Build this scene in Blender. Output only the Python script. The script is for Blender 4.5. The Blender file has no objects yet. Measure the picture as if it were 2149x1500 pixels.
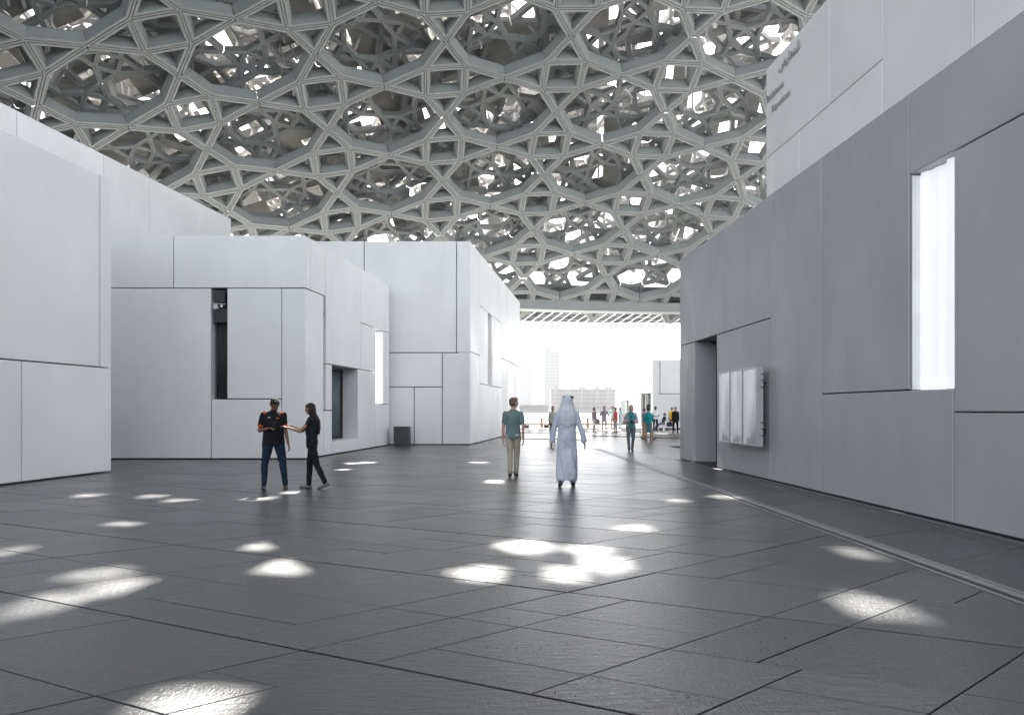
import bpy, math, random
import numpy as np
from mathutils import Vector, noise
C = bpy.context.scene.collection
rnd = random.Random(7)

# ------------------------------------------------------------------ camera, sky, sun, exposure
F, CX, HY, EYE = 1433.0, 1074.5, 860.0, 1.53        # the photograph's own geometry (2149 x 1500)
cd = bpy.data.cameras.new('camera'); cam = bpy.data.objects.new('camera', cd); C.objects.link(cam)
cam.location = (0, 0, EYE); cam.rotation_euler = (math.radians(90), 0, 0)
cd.sensor_fit = 'HORIZONTAL'; cd.sensor_width = 36; cd.lens = 36 * F / 2149
cd.shift_y = (HY - 750) / 2149; cd.clip_start = .05; cd.clip_end = 9000
bpy.context.scene.camera = cam
SUN_EL, SUN_AZ = math.radians(49), math.radians(-3.8)     # azimuth measured from +Y towards +X
S = Vector((math.sin(SUN_AZ)*math.cos(SUN_EL), math.cos(SUN_AZ)*math.cos(SUN_EL), math.sin(SUN_EL)))
W = bpy.data.worlds.new('World'); bpy.context.scene.world = W; W.use_nodes = True
nt = W.node_tree; sky = nt.nodes.new('ShaderNodeTexSky'); sky.sky_type = 'NISHITA'; sky.sun_disc = False
sky.sun_elevation = SUN_EL; sky.sun_rotation = SUN_AZ; sky.air_density = .5; sky.dust_density = 2.0; sky.ozone_density = 1.0
nt.nodes['Background'].inputs[1].default_value = .12
hs = nt.nodes.new('ShaderNodeHueSaturation'); hs.inputs['Saturation'].default_value = .22          # a milky, hazy sky
nt.links.new(sky.outputs[0], hs.inputs['Color']); nt.links.new(hs.outputs[0], nt.nodes['Background'].inputs[0])
ld = bpy.data.lights.new('sun', 'SUN'); ld.energy = 5.0; ld.angle = math.radians(.38); ld.color = (1, .955, .89)
sun = bpy.data.objects.new('sun', ld); C.objects.link(sun); sun.rotation_euler = S.to_track_quat('Z', 'Y').to_euler()
vs = bpy.context.scene.view_settings; vs.view_transform = 'Standard'; vs.look = 'None'; vs.gamma = 1; vs.use_curve_mapping = False
vs.exposure = 2.5
cy = bpy.context.scene.cycles
cy.use_denoising = True; cy.max_bounces = 10; cy.diffuse_bounces = 7; cy.glossy_bounces = 4; cy.caustics_reflective = False
cy.sample_clamp_indirect = 8

# ------------------------------------------------------------------ helpers
def ground(px, py):
    Y = EYE * F / (py - HY); return ((px - CX) / F * Y, Y)
def mat(name, col, rough=.6, var=.06, scale=3., bump=.0, bscale=60., metal=0., spec=.5, stretch=(1, 1, 1), emit=None, island=0.):
    m = bpy.data.materials.new(name); m.use_nodes = True; t = m.node_tree; n = t.nodes; l = t.links
    b = n['Principled BSDF']; b.inputs['Roughness'].default_value = rough; b.inputs['Metallic'].default_value = metal
    b.inputs['Specular IOR Level'].default_value = spec
    tc = n.new('ShaderNodeTexCoord'); mp = n.new('ShaderNodeMapping'); mp.inputs['Scale'].default_value = stretch
    l.new(tc.outputs['Object'], mp.inputs[0])
    nz = n.new('ShaderNodeTexNoise'); nz.inputs['Scale'].default_value = scale; nz.inputs['Detail'].default_value = 5
    l.new(mp.outputs[0], nz.inputs['Vector'])
    mr = n.new('ShaderNodeMapRange'); mr.inputs[1].default_value = .3; mr.inputs[2].default_value = .7
    mr.inputs[3].default_value = 1 - var; mr.inputs[4].default_value = 1 + var; l.new(nz.outputs[0], mr.inputs[0])
    src = mr.outputs[0]
    if island:
        g = n.new('ShaderNodeNewGeometry'); oi = n.new('ShaderNodeObjectInfo'); ad = n.new('ShaderNodeMath'); ad.operation = 'ADD'
        l.new(g.outputs['Random Per Island'], ad.inputs[0]); l.new(oi.outputs['Random'], ad.inputs[1])
        fr = n.new('ShaderNodeMath'); fr.operation = 'FRACT'; l.new(ad.outputs[0], fr.inputs[0])
        m2 = n.new('ShaderNodeMapRange'); m2.inputs[3].default_value = 1 - island; m2.inputs[4].default_value = 1 + island
        l.new(fr.outputs[0], m2.inputs[0]); mu = n.new('ShaderNodeMath'); mu.operation = 'MULTIPLY'
        l.new(src, mu.inputs[0]); l.new(m2.outputs[0], mu.inputs[1]); src = mu.outputs[0]
    vm = n.new('ShaderNodeVectorMath'); vm.operation = 'SCALE'; vm.inputs[0].default_value = col[:3]
    l.new(src, vm.inputs['Scale']); l.new(vm.outputs[0], b.inputs['Base Color'])
    if bump:
        bz = n.new('ShaderNodeTexNoise'); bz.inputs['Scale'].default_value = bscale; bz.inputs['Detail'].default_value = 4
        l.new(mp.outputs[0], bz.inputs['Vector'])
        bp = n.new('ShaderNodeBump'); bp.inputs['Strength'].default_value = bump; bp.inputs['Distance'].default_value = .01
        l.new(bz.outputs[0], bp.inputs['Height']); l.new(bp.outputs[0], b.inputs['Normal'])
    if emit:
        b.inputs['Emission Color'].default_value = (*emit[:3], 1); b.inputs['Emission Strength'].default_value = emit[3]
    return m
def mesh(name, vs_, fs, m, parent=None, smooth=False, **props):
    me = bpy.data.meshes.new(name); me.from_pydata([tuple(v) for v in vs_], [], [tuple(f) for f in fs]); me.update()
    if smooth: me.polygons.foreach_set('use_smooth', [True] * len(me.polygons))
    for mm in (m if isinstance(m, (list, tuple)) else [m]): me.materials.append(mm)
    o = bpy.data.objects.new(name, me); C.objects.link(o)
    if parent: o.parent = parent
    for k, v in props.items(): o[k] = v
    return o
def thing(name, label, cat, loc=(0, 0, 0), rz=0, group=None):
    o = bpy.data.objects.new(name, None); o.empty_display_size = .3; C.objects.link(o); o.location = loc; o.rotation_euler = (0, 0, rz)
    o['label'] = label; o['category'] = cat
    if group: o['group'] = group
    return o
class MB:
    def __init__(s): s.v = []; s.f = []
    def add(s, v, f):
        k = len(s.v); s.v += [tuple(p) for p in v]; s.f += [tuple(i + k for i in q) for q in f]
    def hexa(s, p):     # 8 corners: 4 bottom, 4 top
        s.add(p, [(0, 3, 2, 1), (4, 5, 6, 7), (0, 1, 5, 4), (1, 2, 6, 5), (2, 3, 7, 6), (3, 0, 4, 7)])
    def box(s, x0, x1, y0, y1, z0, z1):
        s.hexa([(x0, y0, z0), (x1, y0, z0), (x1, y1, z0), (x0, y1, z0), (x0, y0, z1), (x1, y0, z1), (x1, y1, z1), (x0, y1, z1)])
    def tube(s, a, b, r, n=6, r2=None):
        a = Vector(a); b = Vector(b); d = (b - a).normalized(); u = d.orthogonal().normalized(); w = d.cross(u); r2 = r if r2 is None else r2
        v = [a + (u * math.cos(t) + w * math.sin(t)) * r for t in [2 * math.pi * k / n for k in range(n)]]
        v += [b + (u * math.cos(t) + w * math.sin(t)) * r2 for t in [2 * math.pi * k / n for k in range(n)]]
        s.add(v, [(k, (k + 1) % n, n + (k + 1) % n, n + k) for k in range(n)] + [tuple(range(n - 1, -1, -1)), tuple(range(n, 2 * n))])
    def build(s, name, m, parent=None, smooth=False, **k): return mesh(name, s.v, s.f, m, parent, smooth, **k)

# ------------------------------------------------------------------ materials
M = {}
def wall_mat(name, col, streak=.05):
    m = mat(name, col, .42, .035, .5, .12, 25, spec=.35, island=.035)
    t = m.node_tree; n = t.nodes; l = t.links; b = n['Principled BSDF']
    tc = n.new('ShaderNodeTexCoord'); mp = n.new('ShaderNodeMapping'); mp.inputs['Scale'].default_value = (1.1, 1.1, .5)
    l.new(tc.outputs['Object'], mp.inputs[0]); nz = n.new('ShaderNodeTexNoise'); nz.inputs['Scale'].default_value = 1.; nz.inputs['Detail'].default_value = 6
    nz.inputs['Distortion'].default_value = .6
    l.new(mp.outputs[0], nz.inputs['Vector'])
    r = n.new('ShaderNodeMapRange'); r.inputs[1].default_value = .35; r.inputs[2].default_value = .72; r.inputs[3].default_value = .50; r.inputs[4].default_value = .30
    l.new(nz.outputs[0], r.inputs[0]); l.new(r.outputs[0], b.inputs['Roughness'])
    old = b.inputs['Base Color'].links[0].from_socket
    r2 = n.new('ShaderNodeMapRange'); r2.inputs[1].default_value = .4; r2.inputs[2].default_value = .75; r2.inputs[3].default_value = 1; r2.inputs[4].default_value = 1 + streak
    l.new(nz.outputs[0], r2.inputs[0]); vm = n.new('ShaderNodeVectorMath'); vm.operation = 'SCALE'
    l.new(old, vm.inputs[0]); l.new(r2.outputs[0], vm.inputs['Scale']); l.new(vm.outputs[0], b.inputs['Base Color'])
    return m
M['panel'] = wall_mat('white_concrete_panel', (.82, .825, .82))
M['panel_right'] = wall_mat('shade_darkened_concrete_panel', (.47, .48, .49), .10)  # white panels darkened: the right wall's shade is put into the colour
M['core'] = mat('concrete_core', (.22, .22, .22), .8)
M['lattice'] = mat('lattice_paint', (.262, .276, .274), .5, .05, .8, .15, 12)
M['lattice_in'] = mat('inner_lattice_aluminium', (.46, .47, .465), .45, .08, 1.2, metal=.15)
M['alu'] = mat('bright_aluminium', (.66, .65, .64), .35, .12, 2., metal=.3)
M['shell'] = mat('roof_cladding', (.13, .13, .13), .5, .1, .7, metal=.2)
M['steel'] = mat('white_steel', (.7, .7, .7), .4)
M['dark'] = mat('dark_glass', (.012, .016, .018), .15, .2, 2.)
M['darkmetal'] = mat('dark_metal', (.03, .033, .036), .4)
M['joint'] = mat('joint_bed', (.03, .03, .032), .9)

def stone_mat(name, col):
    m = bpy.data.materials.new(name); m.use_nodes = True; t = m.node_tree; n = t.nodes; l = t.links; b = n['Principled BSDF']
    g = n.new('ShaderNodeNewGeometry'); oi = n.new('ShaderNodeObjectInfo')
    ad = n.new('ShaderNodeMath'); ad.operation = 'ADD'; l.new(g.outputs['Random Per Island'], ad.inputs[0]); l.new(oi.outputs['Random'], ad.inputs[1])
    fr = n.new('ShaderNodeMath'); fr.operation = 'FRACT'; l.new(ad.outputs[0], fr.inputs[0])
    off = n.new('ShaderNodeVectorMath'); off.operation = 'SCALE'; off.inputs[0].default_value = (37, 91, 0); l.new(fr.outputs[0], off.inputs['Scale'])
    po = n.new('ShaderNodeVectorMath'); po.operation = 'ADD'; l.new(g.outputs['Position'], po.inputs[0]); l.new(off.outputs[0], po.inputs[1])
    def nz(scale, stretch=(1, 1, 1), rot=0., detail=5, src=None):
        mp = n.new('ShaderNodeMapping'); mp.inputs['Scale'].default_value = stretch; mp.inputs['Rotation'].default_value = (0, 0, rot)
        l.new(src or po.outputs[0], mp.inputs[0])
        x = n.new('ShaderNodeTexNoise'); x.inputs['Scale'].default_value = scale; x.inputs['Detail'].default_value = detail; x.inputs['Roughness'].default_value = .6
        l.new(mp.outputs[0], x.inputs['Vector']); return x.outputs[0]
    def rng(s, a, b_, c, d):
        r = n.new('ShaderNodeMapRange'); r.inputs[1].default_value = a; r.inputs[2].default_value = b_; r.inputs[3].default_value = c; r.inputs[4].default_value = d
        l.new(s, r.inputs[0]); return r.outputs[0]
    def mul(a, b_, op='MULTIPLY'):
        x = n.new('ShaderNodeMath'); x.operation = op; l.new(a, x.inputs[0])
        if isinstance(b_, float): x.inputs[1].default_value = b_
        else: l.new(b_, x.inputs[1])
        return x.outputs[0]
    fine = nz(55, (1, .35, 1), -.6); mid = nz(2.2); big = nz(.5, src=g.outputs['Position']); speck = nz(160)
    v = mul(mul(rng(fr.outputs[0], 0, 1, .74, 1.26), rng(mid, .3, .7, .90, 1.10)), mul(rng(fine, .3, .7, .74, 1.28), rng(speck, .35, .65, .88, 1.12)))
    vm = n.new('ShaderNodeVectorMath'); vm.operation = 'SCALE'; vm.inputs[0].default_value = col; l.new(v, vm.inputs['Scale'])
    l.new(vm.outputs[0], b.inputs['Base Color'])
    l.new(mul(mul(rng(fine, .3, .7, .28, .46), rng(big, .35, .65, -.02, .03), 'ADD'), rng(fr.outputs[0], 0, 1, -.05, .05), 'ADD'), b.inputs['Roughness'])
    b.inputs['Specular IOR Level'].default_value = 1.0
    b.inputs['Coat Weight'].default_value = .5; b.inputs['Coat Roughness'].default_value = .20; b.inputs['Coat IOR'].default_value = 1.45
    streak = nz(16, (.35, 1.6, 1), -.45, 4)
    h = mul(mul(fine, .5), mul(streak, .8), 'ADD')
    bp = n.new('ShaderNodeBump'); bp.inputs['Strength'].default_value = 1.0; bp.inputs['Distance'].default_value = .008
    l.new(h, bp.inputs['Height']); l.new(bp.outputs[0], b.inputs['Normal']); l.new(bp.outputs[0], b.inputs['Coat Normal'])
    return m
M['stone'] = stone_mat('basalt_paving', (.030, .033, .035))
M['bounce_ground'] = mat('pale_bounce_paving', (.74, .73, .71), .6, .05, .5)  # pale so the unseen side ground bounces sun onto dome and walls
M['plaza'] = mat('pale_plaza', (.46, .455, .44), .6, .06, .6, .1)

# ------------------------------------------------------------------ ground, paving
GZ = -.05
mb = MB(); mb.add([(-260, -90, GZ), (260, -90, GZ), (260, 64, GZ), (-260, 64, GZ)], [(0, 1, 2, 3)])
floor = mb.build('ground', M['joint'], kind='structure')
d1 = Vector((.904, -.4275, 0)); d2 = Vector((.792, .610, 0))
d1.normalize(); d2.normalize()
ROWS = 1.01 / abs(d2.cross(d1).z); COLS = 1.41 / abs(d2.cross(d1).z)
P00 = Vector((*ground(1190, 1242), 0))              # a crossing of two strong joints
def uv(u, v): return P00 + d1 * u + d2 * v
# drain line and wall line: tiles stop at the drain; beyond it long plain slabs run to the wall
def drain_x(y): return 3.43 + (25.8 - y) * (4.16 - 3.43) / (25.8 - 5.55)
def clip(poly, a, b, c):        # keep a*x+b*y<=c
    out = []
    for i in range(len(poly)):
        p, q = poly[i], poly[(i + 1) % len(poly)]; dp = a * p[0] + b * p[1] - c; dq = a * q[0] + b * q[1] - c
        if dp <= 0: out.append(p)
        if dp * dq < 0: t = dp / (dp - dq); out.append((p[0] + (q[0] - p[0]) * t, p[1] + (q[1] - p[1]) * t))
    return out
k = (4.16 - 3.43) / (25.8 - 5.55)                   # drain: x + k*y = k0
K0 = 3.43 + k * 25.8
def tile_verts(poly, gap, z):
    c = np.mean(poly, axis=0); n = len(poly); res = []
    A = sum(poly[i][0]*poly[(i+1)%n][1]-poly[(i+1)%n][0]*poly[i][1] for i in range(n))
    if abs(A) < .03: return None
    if A < 0: poly = poly[::-1]
    def inset(d):
        r = []
        for i in range(n):
            p0, p1, p2 = map(np.array, (poly[i - 1], poly[i], poly[(i + 1) % n]))
            e1 = p1 - p0; e2 = p2 - p1; L1 = np.hypot(*e1); L2 = np.hypot(*e2)
            if L1 < 1e-4 or L2 < 1e-4: return None
            n1 = np.array((-e1[1], e1[0])) / L1; n2 = np.array((-e2[1], e2[0])) / L2
            bi = (n1 + n2) / max(1 + n1 @ n2, .25); r.append(p1 + bi * d)
        return r
    a = inset(gap); b = inset(gap + .003)
    if a is None or b is None: return None
    v = [(p[0], p[1], GZ + .002) for p in a] + [(p[0], p[1], z - .003) for p in a] + [(p[0], p[1], z) for p in b]
    f = [(i, (i + 1) % n, n + (i + 1) % n, n + i) for i in range(n)] + [(n + i, n + (i + 1) % n, 2 * n + (i + 1) % n, 2 * n + i) for i in range(n)]
    f.append(tuple(range(2 * n, 3 * n)))
    return v, f
tiles = []
for r in range(-14, 62):
    us = []
    for c_ in range(-40, 60):
        t = rnd.random()
        if t < .86 or c_ % 3 == 0: us.append((c_ * COLS, c_ % 3 == 0))
        if rnd.random() < .55: us.append(((c_ + rnd.choice([.34, .5, .62])) * COLS, False))
    for (u0, s0), (u1, s1) in zip(us, us[1:]):
        if u1 - u0 > 3.6: continue
        subs = [(0, 1)] if rnd.random() > .32 else [(0, rnd.choice([.38, .5, .64]))]
        if subs[0][1] < 1: subs.append((subs[0][1], 1))
        for (a, b) in subs:
            va = (r + a) * ROWS + (.007 if a == 0 and r % 2 == 0 else 0); vb = (r + b) * ROWS - (.007 if b == 1 and r % 2 == 1 else 0)
            ua = u0 + (.005 if s0 else 0); ub = u1 - (.005 if s1 else 0)
            q = [uv(ua, va), uv(ub, va), uv(ub, vb), uv(ua, vb)]
            poly = [(p.x, p.y) for p in q]; cy_ = np.mean([p[1] for p in poly]); cx_ = np.mean([p[0] for p in poly])
            if cy_ < -3 or cy_ > 62.5 or cx_ < -50 or cx_ > 40: continue
            if cy_ < 27: poly = clip(poly, 1, k, K0 - .15)
            elif cx_ > K0 - k * 27 - .6: poly = clip(poly, .55, -1, .55 * (K0 - k * 27) - 27)
            if cy_ > 41: poly = clip(poly, 0, 1, 44.0)
            if len(poly) < 3: continue
            if cy_ > 22 and cx_ > .2461 * cy_ + 2.0: continue
            tiles.append((poly, .0042))
# beyond the drain: bigger slabs whose joints run square to the drain
for i in range(-6, 20):
    y0 = i * 1.35
    for (a, b) in ((.15, 1.1 + .12 * (i % 3)), (1.1 + .12 * (i % 3), 3.2)):
        poly = [(K0 - k * y + o, y + sh) for (o, y, sh) in ((a, y0, a * .55), (b, y0, b * .55), (b, y0 + 1.35, b * .55), (a, y0 + 1.35, a * .55))]
        tiles.append((poly, .0042))
        if y0 > 21: pass
tiles = [t for t in tiles if not (np.mean(t[0], axis=0)[1] > 22 and np.mean(t[0], axis=0)[0] > .2461 * np.mean(t[0], axis=0)[1] + 2.0)]
def inview(poly):
    c = np.mean(poly, axis=0)
    if c[1] < 2.6: return False
    px = CX + F * c[0] / c[1]; py = HY + F * EYE / c[1]
    return -80 < px < 2230 and py < 1560
near = sorted([t for t in tiles if inview(t[0])], key=lambda t: np.hypot(*np.mean(t[0], axis=0)))[:298]
ids = set(map(id, near))
for t in near:
    r_ = tile_verts(t[0], t[1], rnd.uniform(-.0015, .0015))
    if r_: mesh('paving_tile', r_[0], r_[1], M['stone'], floor)
mb = MB()
for t in tiles:
    if id(t) in ids: continue
    r_ = tile_verts(t[0], t[1] + .001, rnd.uniform(-.0015, .0015))
    if r_: mb.add(*r_)
mb.build('far_paving', M['stone'], floor, kind='stuff')
# terrace carried in under the dome, pale to bring brightness there; sea, far shore
mb = MB(); mb.box(-260, 260, 44.02, 92, -1.2, 0); mb.build('terrace_ground', M['plaza'], kind='structure')
mb = MB(); mb.hexa([(6.9, 22.2, GZ), (16.45, 22.2, GZ), (16.45, 62.5, GZ), (16.4, 62.5, GZ), (6.9, 22.2, .003), (16.45, 22.2, .003), (16.45, 62.5, .003), (16.4, 62.5, .003)]); mb.build('unseen_side_ground', M['bounce_ground'], kind='structure')  # added out of view as a sunlight reflector
mb = MB(); mb.box(16.5, 110, 8.2, 62.5, GZ, .0045); mb.build('unseen_side_ground', M['bounce_ground'], kind='structure')
mb = MB(); mb.box(16.5, 255, -85, 8.1, GZ, .004); mb.build('unseen_side_ground', M['stone'], kind='structure')
M['sea'] = mat('sea_water', (.10, .14, .15), .18, .1, .05, .5, .8)
mb = MB(); mb.add([(-6000, -6000, -1.6), (6000, -6000, -1.6), (6000, 7500, -1.6), (-6000, 7500, -1.6)], [(0, 1, 2, 3)]); mb.build('sea', M['sea'], kind='structure')

# drain channel
M['drain'] = mat('brushed_steel_drain', (.42, .42, .42), .35, .1, 8, .2, 200, metal=.7)
dr = thing('drain_channel', 'long slotted steel drain channel running across the dark paving beside the right wall', 'drain', (0, 0, 0))
def strip(o0, o1, z0, z1, name, m, y0=-2., y1=27.):
    b = MB(); A = [(K0 - k * y + o, y) for (o, y) in ((o0, y0), (o1, y0), (o1, y1), (o0, y1))]
    b.hexa([(x, y, z0) for x, y in A] + [(x, y, z1) for x, y in A]); return b.build(name, m, dr)
strip(-.145, -.105, GZ, .004, 'edge_rail', M['drain']); strip(.105, .145, GZ, .004, 'edge_rail', M['drain'])
strip(-.02, .02, GZ, .003, 'centre_rail', M['drain']); strip(-.1, -.03, GZ, -.004, 'grating', M['darkmetal']); strip(.03, .1, GZ, -.002, 'grating', M['drain'])

# ------------------------------------------------------------------ panelled buildings
class Face:
    """A vertical face through plan points A -> B; outside is on the camera's side given by n."""
    def __init__(s, A, B, flip=False):
        s.A = Vector((*A, 0)); s.d = Vector((B[0] - A[0], B[1] - A[1], 0)); s.L = s.d.length; s.d.normalize()
        s.n = Vector((s.d.y, -s.d.x, 0)) * (-1 if flip else 1)
    def s(s, px):                    # distance along the face where image column px meets it
        r = Vector(((px - CX) / F, 1, 0)); a = s.A
        det = s.d.x * r.y - s.d.y * r.x
        return (-a.x * r.y + a.y * r.x) / det
    def Y(s, px): return (s.A + s.d * s.s(px)).y
    def z(s, px, py): return EYE - (py - HY) / F * s.Y(px)
    def pt(s, a, z, o=0.): p = s.A + s.d * a + s.n * o; return (p.x, p.y, z)
    def slab(s, mb, s0, s1, z0, z1, o0, o1):
        P = [s.pt(s0, z0, o1), s.pt(s1, z0, o1), s.pt(s1, z0, o0), s.pt(s0, z0, o0)]
        mb.hexa(P + [(p[0], p[1], z1) for p in P])
GAP = .030
def panels(face, lst, thick, parent, m, gap=GAP):
    """lst of (s0, s1, z0, z1): each one its own slab, with open joints between"""
    for (a, b, z0, z1) in lst:
        if a > b: a, b = b, a
        g = gap / 2; c = .012
        a0, b0 = a + g, b - g; zz0 = max(z0 + (g if z0 > .1 else .035), .0); zz1 = z1 - (g if z1 < parent['h'] - .05 else 0)
        P = face.pt
        v = [P(a0, zz0, -thick), P(b0, zz0, -thick), P(b0, zz1, -thick), P(a0, zz1, -thick), P(a0, zz0, -c), P(b0, zz0, -c), P(b0, zz1, -c), P(a0, zz1, -c),
             P(a0 + c, zz0 + c, 0), P(b0 - c, zz0 + c, 0), P(b0 - c, zz1 - c, 0), P(a0 + c, zz1 - c, 0)]
        f = [(0, 1, 2, 3), (8, 9, 10, 11)] + [(i, (i + 1) % 4, 4 + (i + 1) % 4, 4 + i) for i in range(4)] + [(4 + i, 4 + (i + 1) % 4, 8 + (i + 1) % 4, 8 + i) for i in range(4)]
        mesh('wall_panel', v, f, m, parent)
def prism(name, pts, z0, z1, m, parent):
    n = len(pts); v = [(x, y, z0) for x, y in pts] + [(x, y, z1) for x, y in pts]
    return mesh(name, v, [tuple(range(n - 1, -1, -1)), tuple(range(n, 2 * n))] + [(i, (i + 1) % n, n + (i + 1) % n, n + i) for i in range(n)], m, parent)
def bld(label, h, name='museum_building'):
    o = thing(name, label, 'building', (0, 0, 0)); o['h'] = h; return o

def autopanels(face, h, thick, parent, m, a0=None, a1=None, w=4.2):
    a0 = .0 if a0 is None else a0; a1 = face.L if a1 is None else a1; L = a1 - a0; n = max(1, round(L / w)); out = []
    for i in range(n):
        x0 = a0 + L * i / n; x1 = a0 + L * (i + 1) / n
        if i % 2: out.append((x0, x1, 0, h))
        else: out += [(x0, x1, 0, h * .38), (x0, x1, h * .38, h)]
    panels(face, out, thick, parent, m)
TH = .12
vx = (1275 - CX) / F       # side faces on the left all head for this vanishing point
# --- left 1: nearest block
b1 = bld('nearest white block at far left, one tall upper panel above two lower panels', 7.2)
n1 = (-9.89, 16.87); A1 = (n1[0] - vx * 24, n1[1] - 24)
fa = Face(A1, n1); s_ = fa.s
hz = 2.56
panels(fa, [(0, s_(-260), 0, 7.2), (s_(-260), s_(210), hz, 7.2), (s_(210), fa.L - .003, hz, 7.2), (s_(-260), s_(46), 0, hz), (s_(46), fa.L - .003, 0, hz)], TH, b1, M['panel'])
fb = Face(n1, (-13.4, 16.87), flip=False); autopanels(fb, 7.2, TH, b1, M['panel'], .003)
prism('core', [(A1[0] - 3.4, A1[1] + TH), (A1[0] - TH, A1[1] + TH), (n1[0] - TH, n1[1] - TH), (n1[0] - 3.4, n1[1] - TH)], 0, 7.15, M['core'], b1)
# --- left tall block behind
bt = bld('tallest pale block at the left, its plain upper wall rising behind the lower blocks', 11.3)
nt_ = (-14.4, 35.0); At = (nt_[0] - vx * 40, nt_[1] - 40)
ft = Face(At, nt_); s_ = ft.s
panels(ft, [(0, ft.L - 22.2, 0, 11.3)] + [(max(a, ft.L - 22.2), b, 0, 11.3) for a, b in ((-99, s_(36)), (s_(36), s_(218)), (s_(218), s_(315)), (s_(315), s_(475)), (s_(475), ft.L - .003))], TH, bt, M['panel'])
f2 = Face(nt_, (-28, 35.0)); autopanels(f2, 11.3, TH, bt, M['panel'], .003)
prism('core', [(-34, -4.9), (At[0] - TH, -4.9), (nt_[0] - TH, nt_[1] - TH), (-28, nt_[1] - TH)], 0, 11.25, M['core'], bt)
# --- left 2: block behind the couple
T2 = .75
b2 = bld('white block behind the talking couple with a dark slot and a square recessed window', 6.92)
c2 = (-6.4, 21.15); e2 = (-5.33, 29.6)
ff = Face((-15.9, 21.15), c2); s_ = ff.s; zf = ff.z
zt = zf(500, 604.5); zb = zf(500, 837)
panels(ff, [(s_(60), s_(364), zt, 6.92), (s_(364), ff.L - .003, zt, 6.92), (s_(60), s_(443), 0, zt), (s_(476), s_(591), zb, zt), (s_(443), s_(591), 0, zb), (s_(591), ff.L - .003, 0, zt)], T2, b2, M['panel'])
fr = Face(c2, e2); s_ = fr.s; zr = fr.z
z1_ = zt; z2_ = zr(684, 763); z3_ = zr(757, 677); z4_ = zr(690, 861); z5_ = zr(724, 922); z6_ = zr(800, 848); zh = 6.92
panels(fr, [(.003, s_(652), z1_, zh), (s_(652), s_(684), z1_, zh), (.003, s_(679), 0, z1_), (s_(684), s_(757), z2_, zh), (s_(757), s_(817), z3_, zh), (s_(757), s_(788), z2_, z3_),
            (s_(684), s_(697), z4_, z2_), (s_(679), s_(697), 0, z4_), (s_(697), s_(751), 0, z5_), (s_(751), s_(788), 0, z2_), (s_(804), s_(817), z6_, z3_), (s_(788), s_(817), 0, z6_)], T2, b2, M['panel'])
fbk = Face(e2, (-14.8, 29.6)); autopanels(fbk, 6.92, TH, b2, M['panel'], .003)
prism('core', [(-15.9, 21.15 + T2 + .01), (c2[0] - T2 - .01, 21.15 + T2 + .01), (e2[0] - T2 - .01, 29.6 - TH), (-14.8, 29.6 - TH)], 0, 6.87, M['core'], b2)
# dark slot contents
SD = .40
M['curtain'] = mat('dark_curtain', (.035, .042, .04), .7, .3, 3, .3, 30, stretch=(6, 6, .5))
s_ = ff.s; sl, sr = s_(444), s_(475.5)
w = MB(); ff.slab(w, sl, sr, zb, zt, -SD - .005, -SD + .03); wo = w.build('slot_window', M['dark'], b2)
w = MB()
for i in range(5):
    a = sl + .05 + i * .075; w.tube(ff.pt(a, zb + .02, -SD + .10), ff.pt(a + .01, zt - 1.05, -SD + .10), .034, 8)
w.build('curtain', M['curtain'], wo, True)
w = MB(); ff.slab(w, sl + .03, sr - .03, zt - 1.05, zt - .62, -SD + .05, -SD + .3); ff.slab(w, sl + .05, sr - .08, zt - .42, zt - .06, -SD + .05, -SD + .34)
w.build('equipment_box', M['darkmetal'], wo)
w = MB(); w.tube(ff.pt(sl + .13, zt - .58, -SD + .3), ff.pt(sl + .13, zt - .58, -SD + .42), .075, 12); w.tube(ff.pt(sl + .28, zt - .55, -SD + .3), ff.pt(sl + .30, zt - .55, -SD + .38), .04, 10)
w.tube(ff.pt(sl + .03, zt - .48, -SD + .4), ff.pt(sr - .05, zt - .5, -SD + .4), .02, 6); w.build('lamp_fitting', M['alu'], wo)
# recessed window in the side face
s_ = fr.s
win_d = .62
w = MB(); fr.slab(w, s_(697), s_(751), z5_, z2_, -T2 + .0, -T2 + .03 ); wo = w.build('recessed_window', M['dark'], b2)
w = MB()
L_ = s_(751) - s_(697)
for i in range(22):
    a = s_(697) + .04 + (L_ - .08) * i / 21; w.tube(fr.pt(a, z5_ + .05, -T2 + .07), fr.pt(a, z2_ - .05, -T2 + .07), .045, 8)
M['curtain2'] = mat('grey_green_curtain', (.13, .17, .18), .6, .2, 3)
w.build('curtain', M['curtain2'], wo, True)
w = MB(); fr.slab(w, s_(697), s_(751), z5_ , z5_ + .04, -T2 + .1, -T2 + .16); fr.slab(w, s_(697), s_(751), z2_ - .07, z2_, -T2 + .1, -T2 + .16)
fr.slab(w, s_(749), s_(751), z5_, z2_, -T2 + .1, -T2 + .16); w.build('window_frame', M['darkmetal'], wo)
# slot hardware
w = MB(); fr.slab(w, s_(679.6), s_(683.4), z4_, z1_, -T2, -.5); hw = w.build('narrow_slot', M['dark'], b2)
for zz in (zr(682, 660), zr(682, 850)):
    w = MB(); fr.slab(w, s_(680), s_(682.5), zz - .12, zz + .10, -.28, -.05); fr.slab(w, s_(681), s_(683), zz + .02, zz + .3, -.2, -.1); w.build('hinge', M['alu'] if zz < 3 else M['darkmetal'], hw)
# glowing sheets added in the slots, standing in for their lit cheeks
M['glow'] = mat('slot_daylight_glow', (.8, .8, .8), .4, 0, emit=(.93, .95, 1, .105))
M['glow_soft'] = mat('slot_daylight_glow_far', (.8, .8, .8), .4, 0, emit=(1, .97, .96, .25))
w = MB(); fr.slab(w, s_(788), s_(804), z6_, z3_, -.42, -.38); w.build('glowing_slot_sheet', M['glow_soft'], b2)
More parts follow.
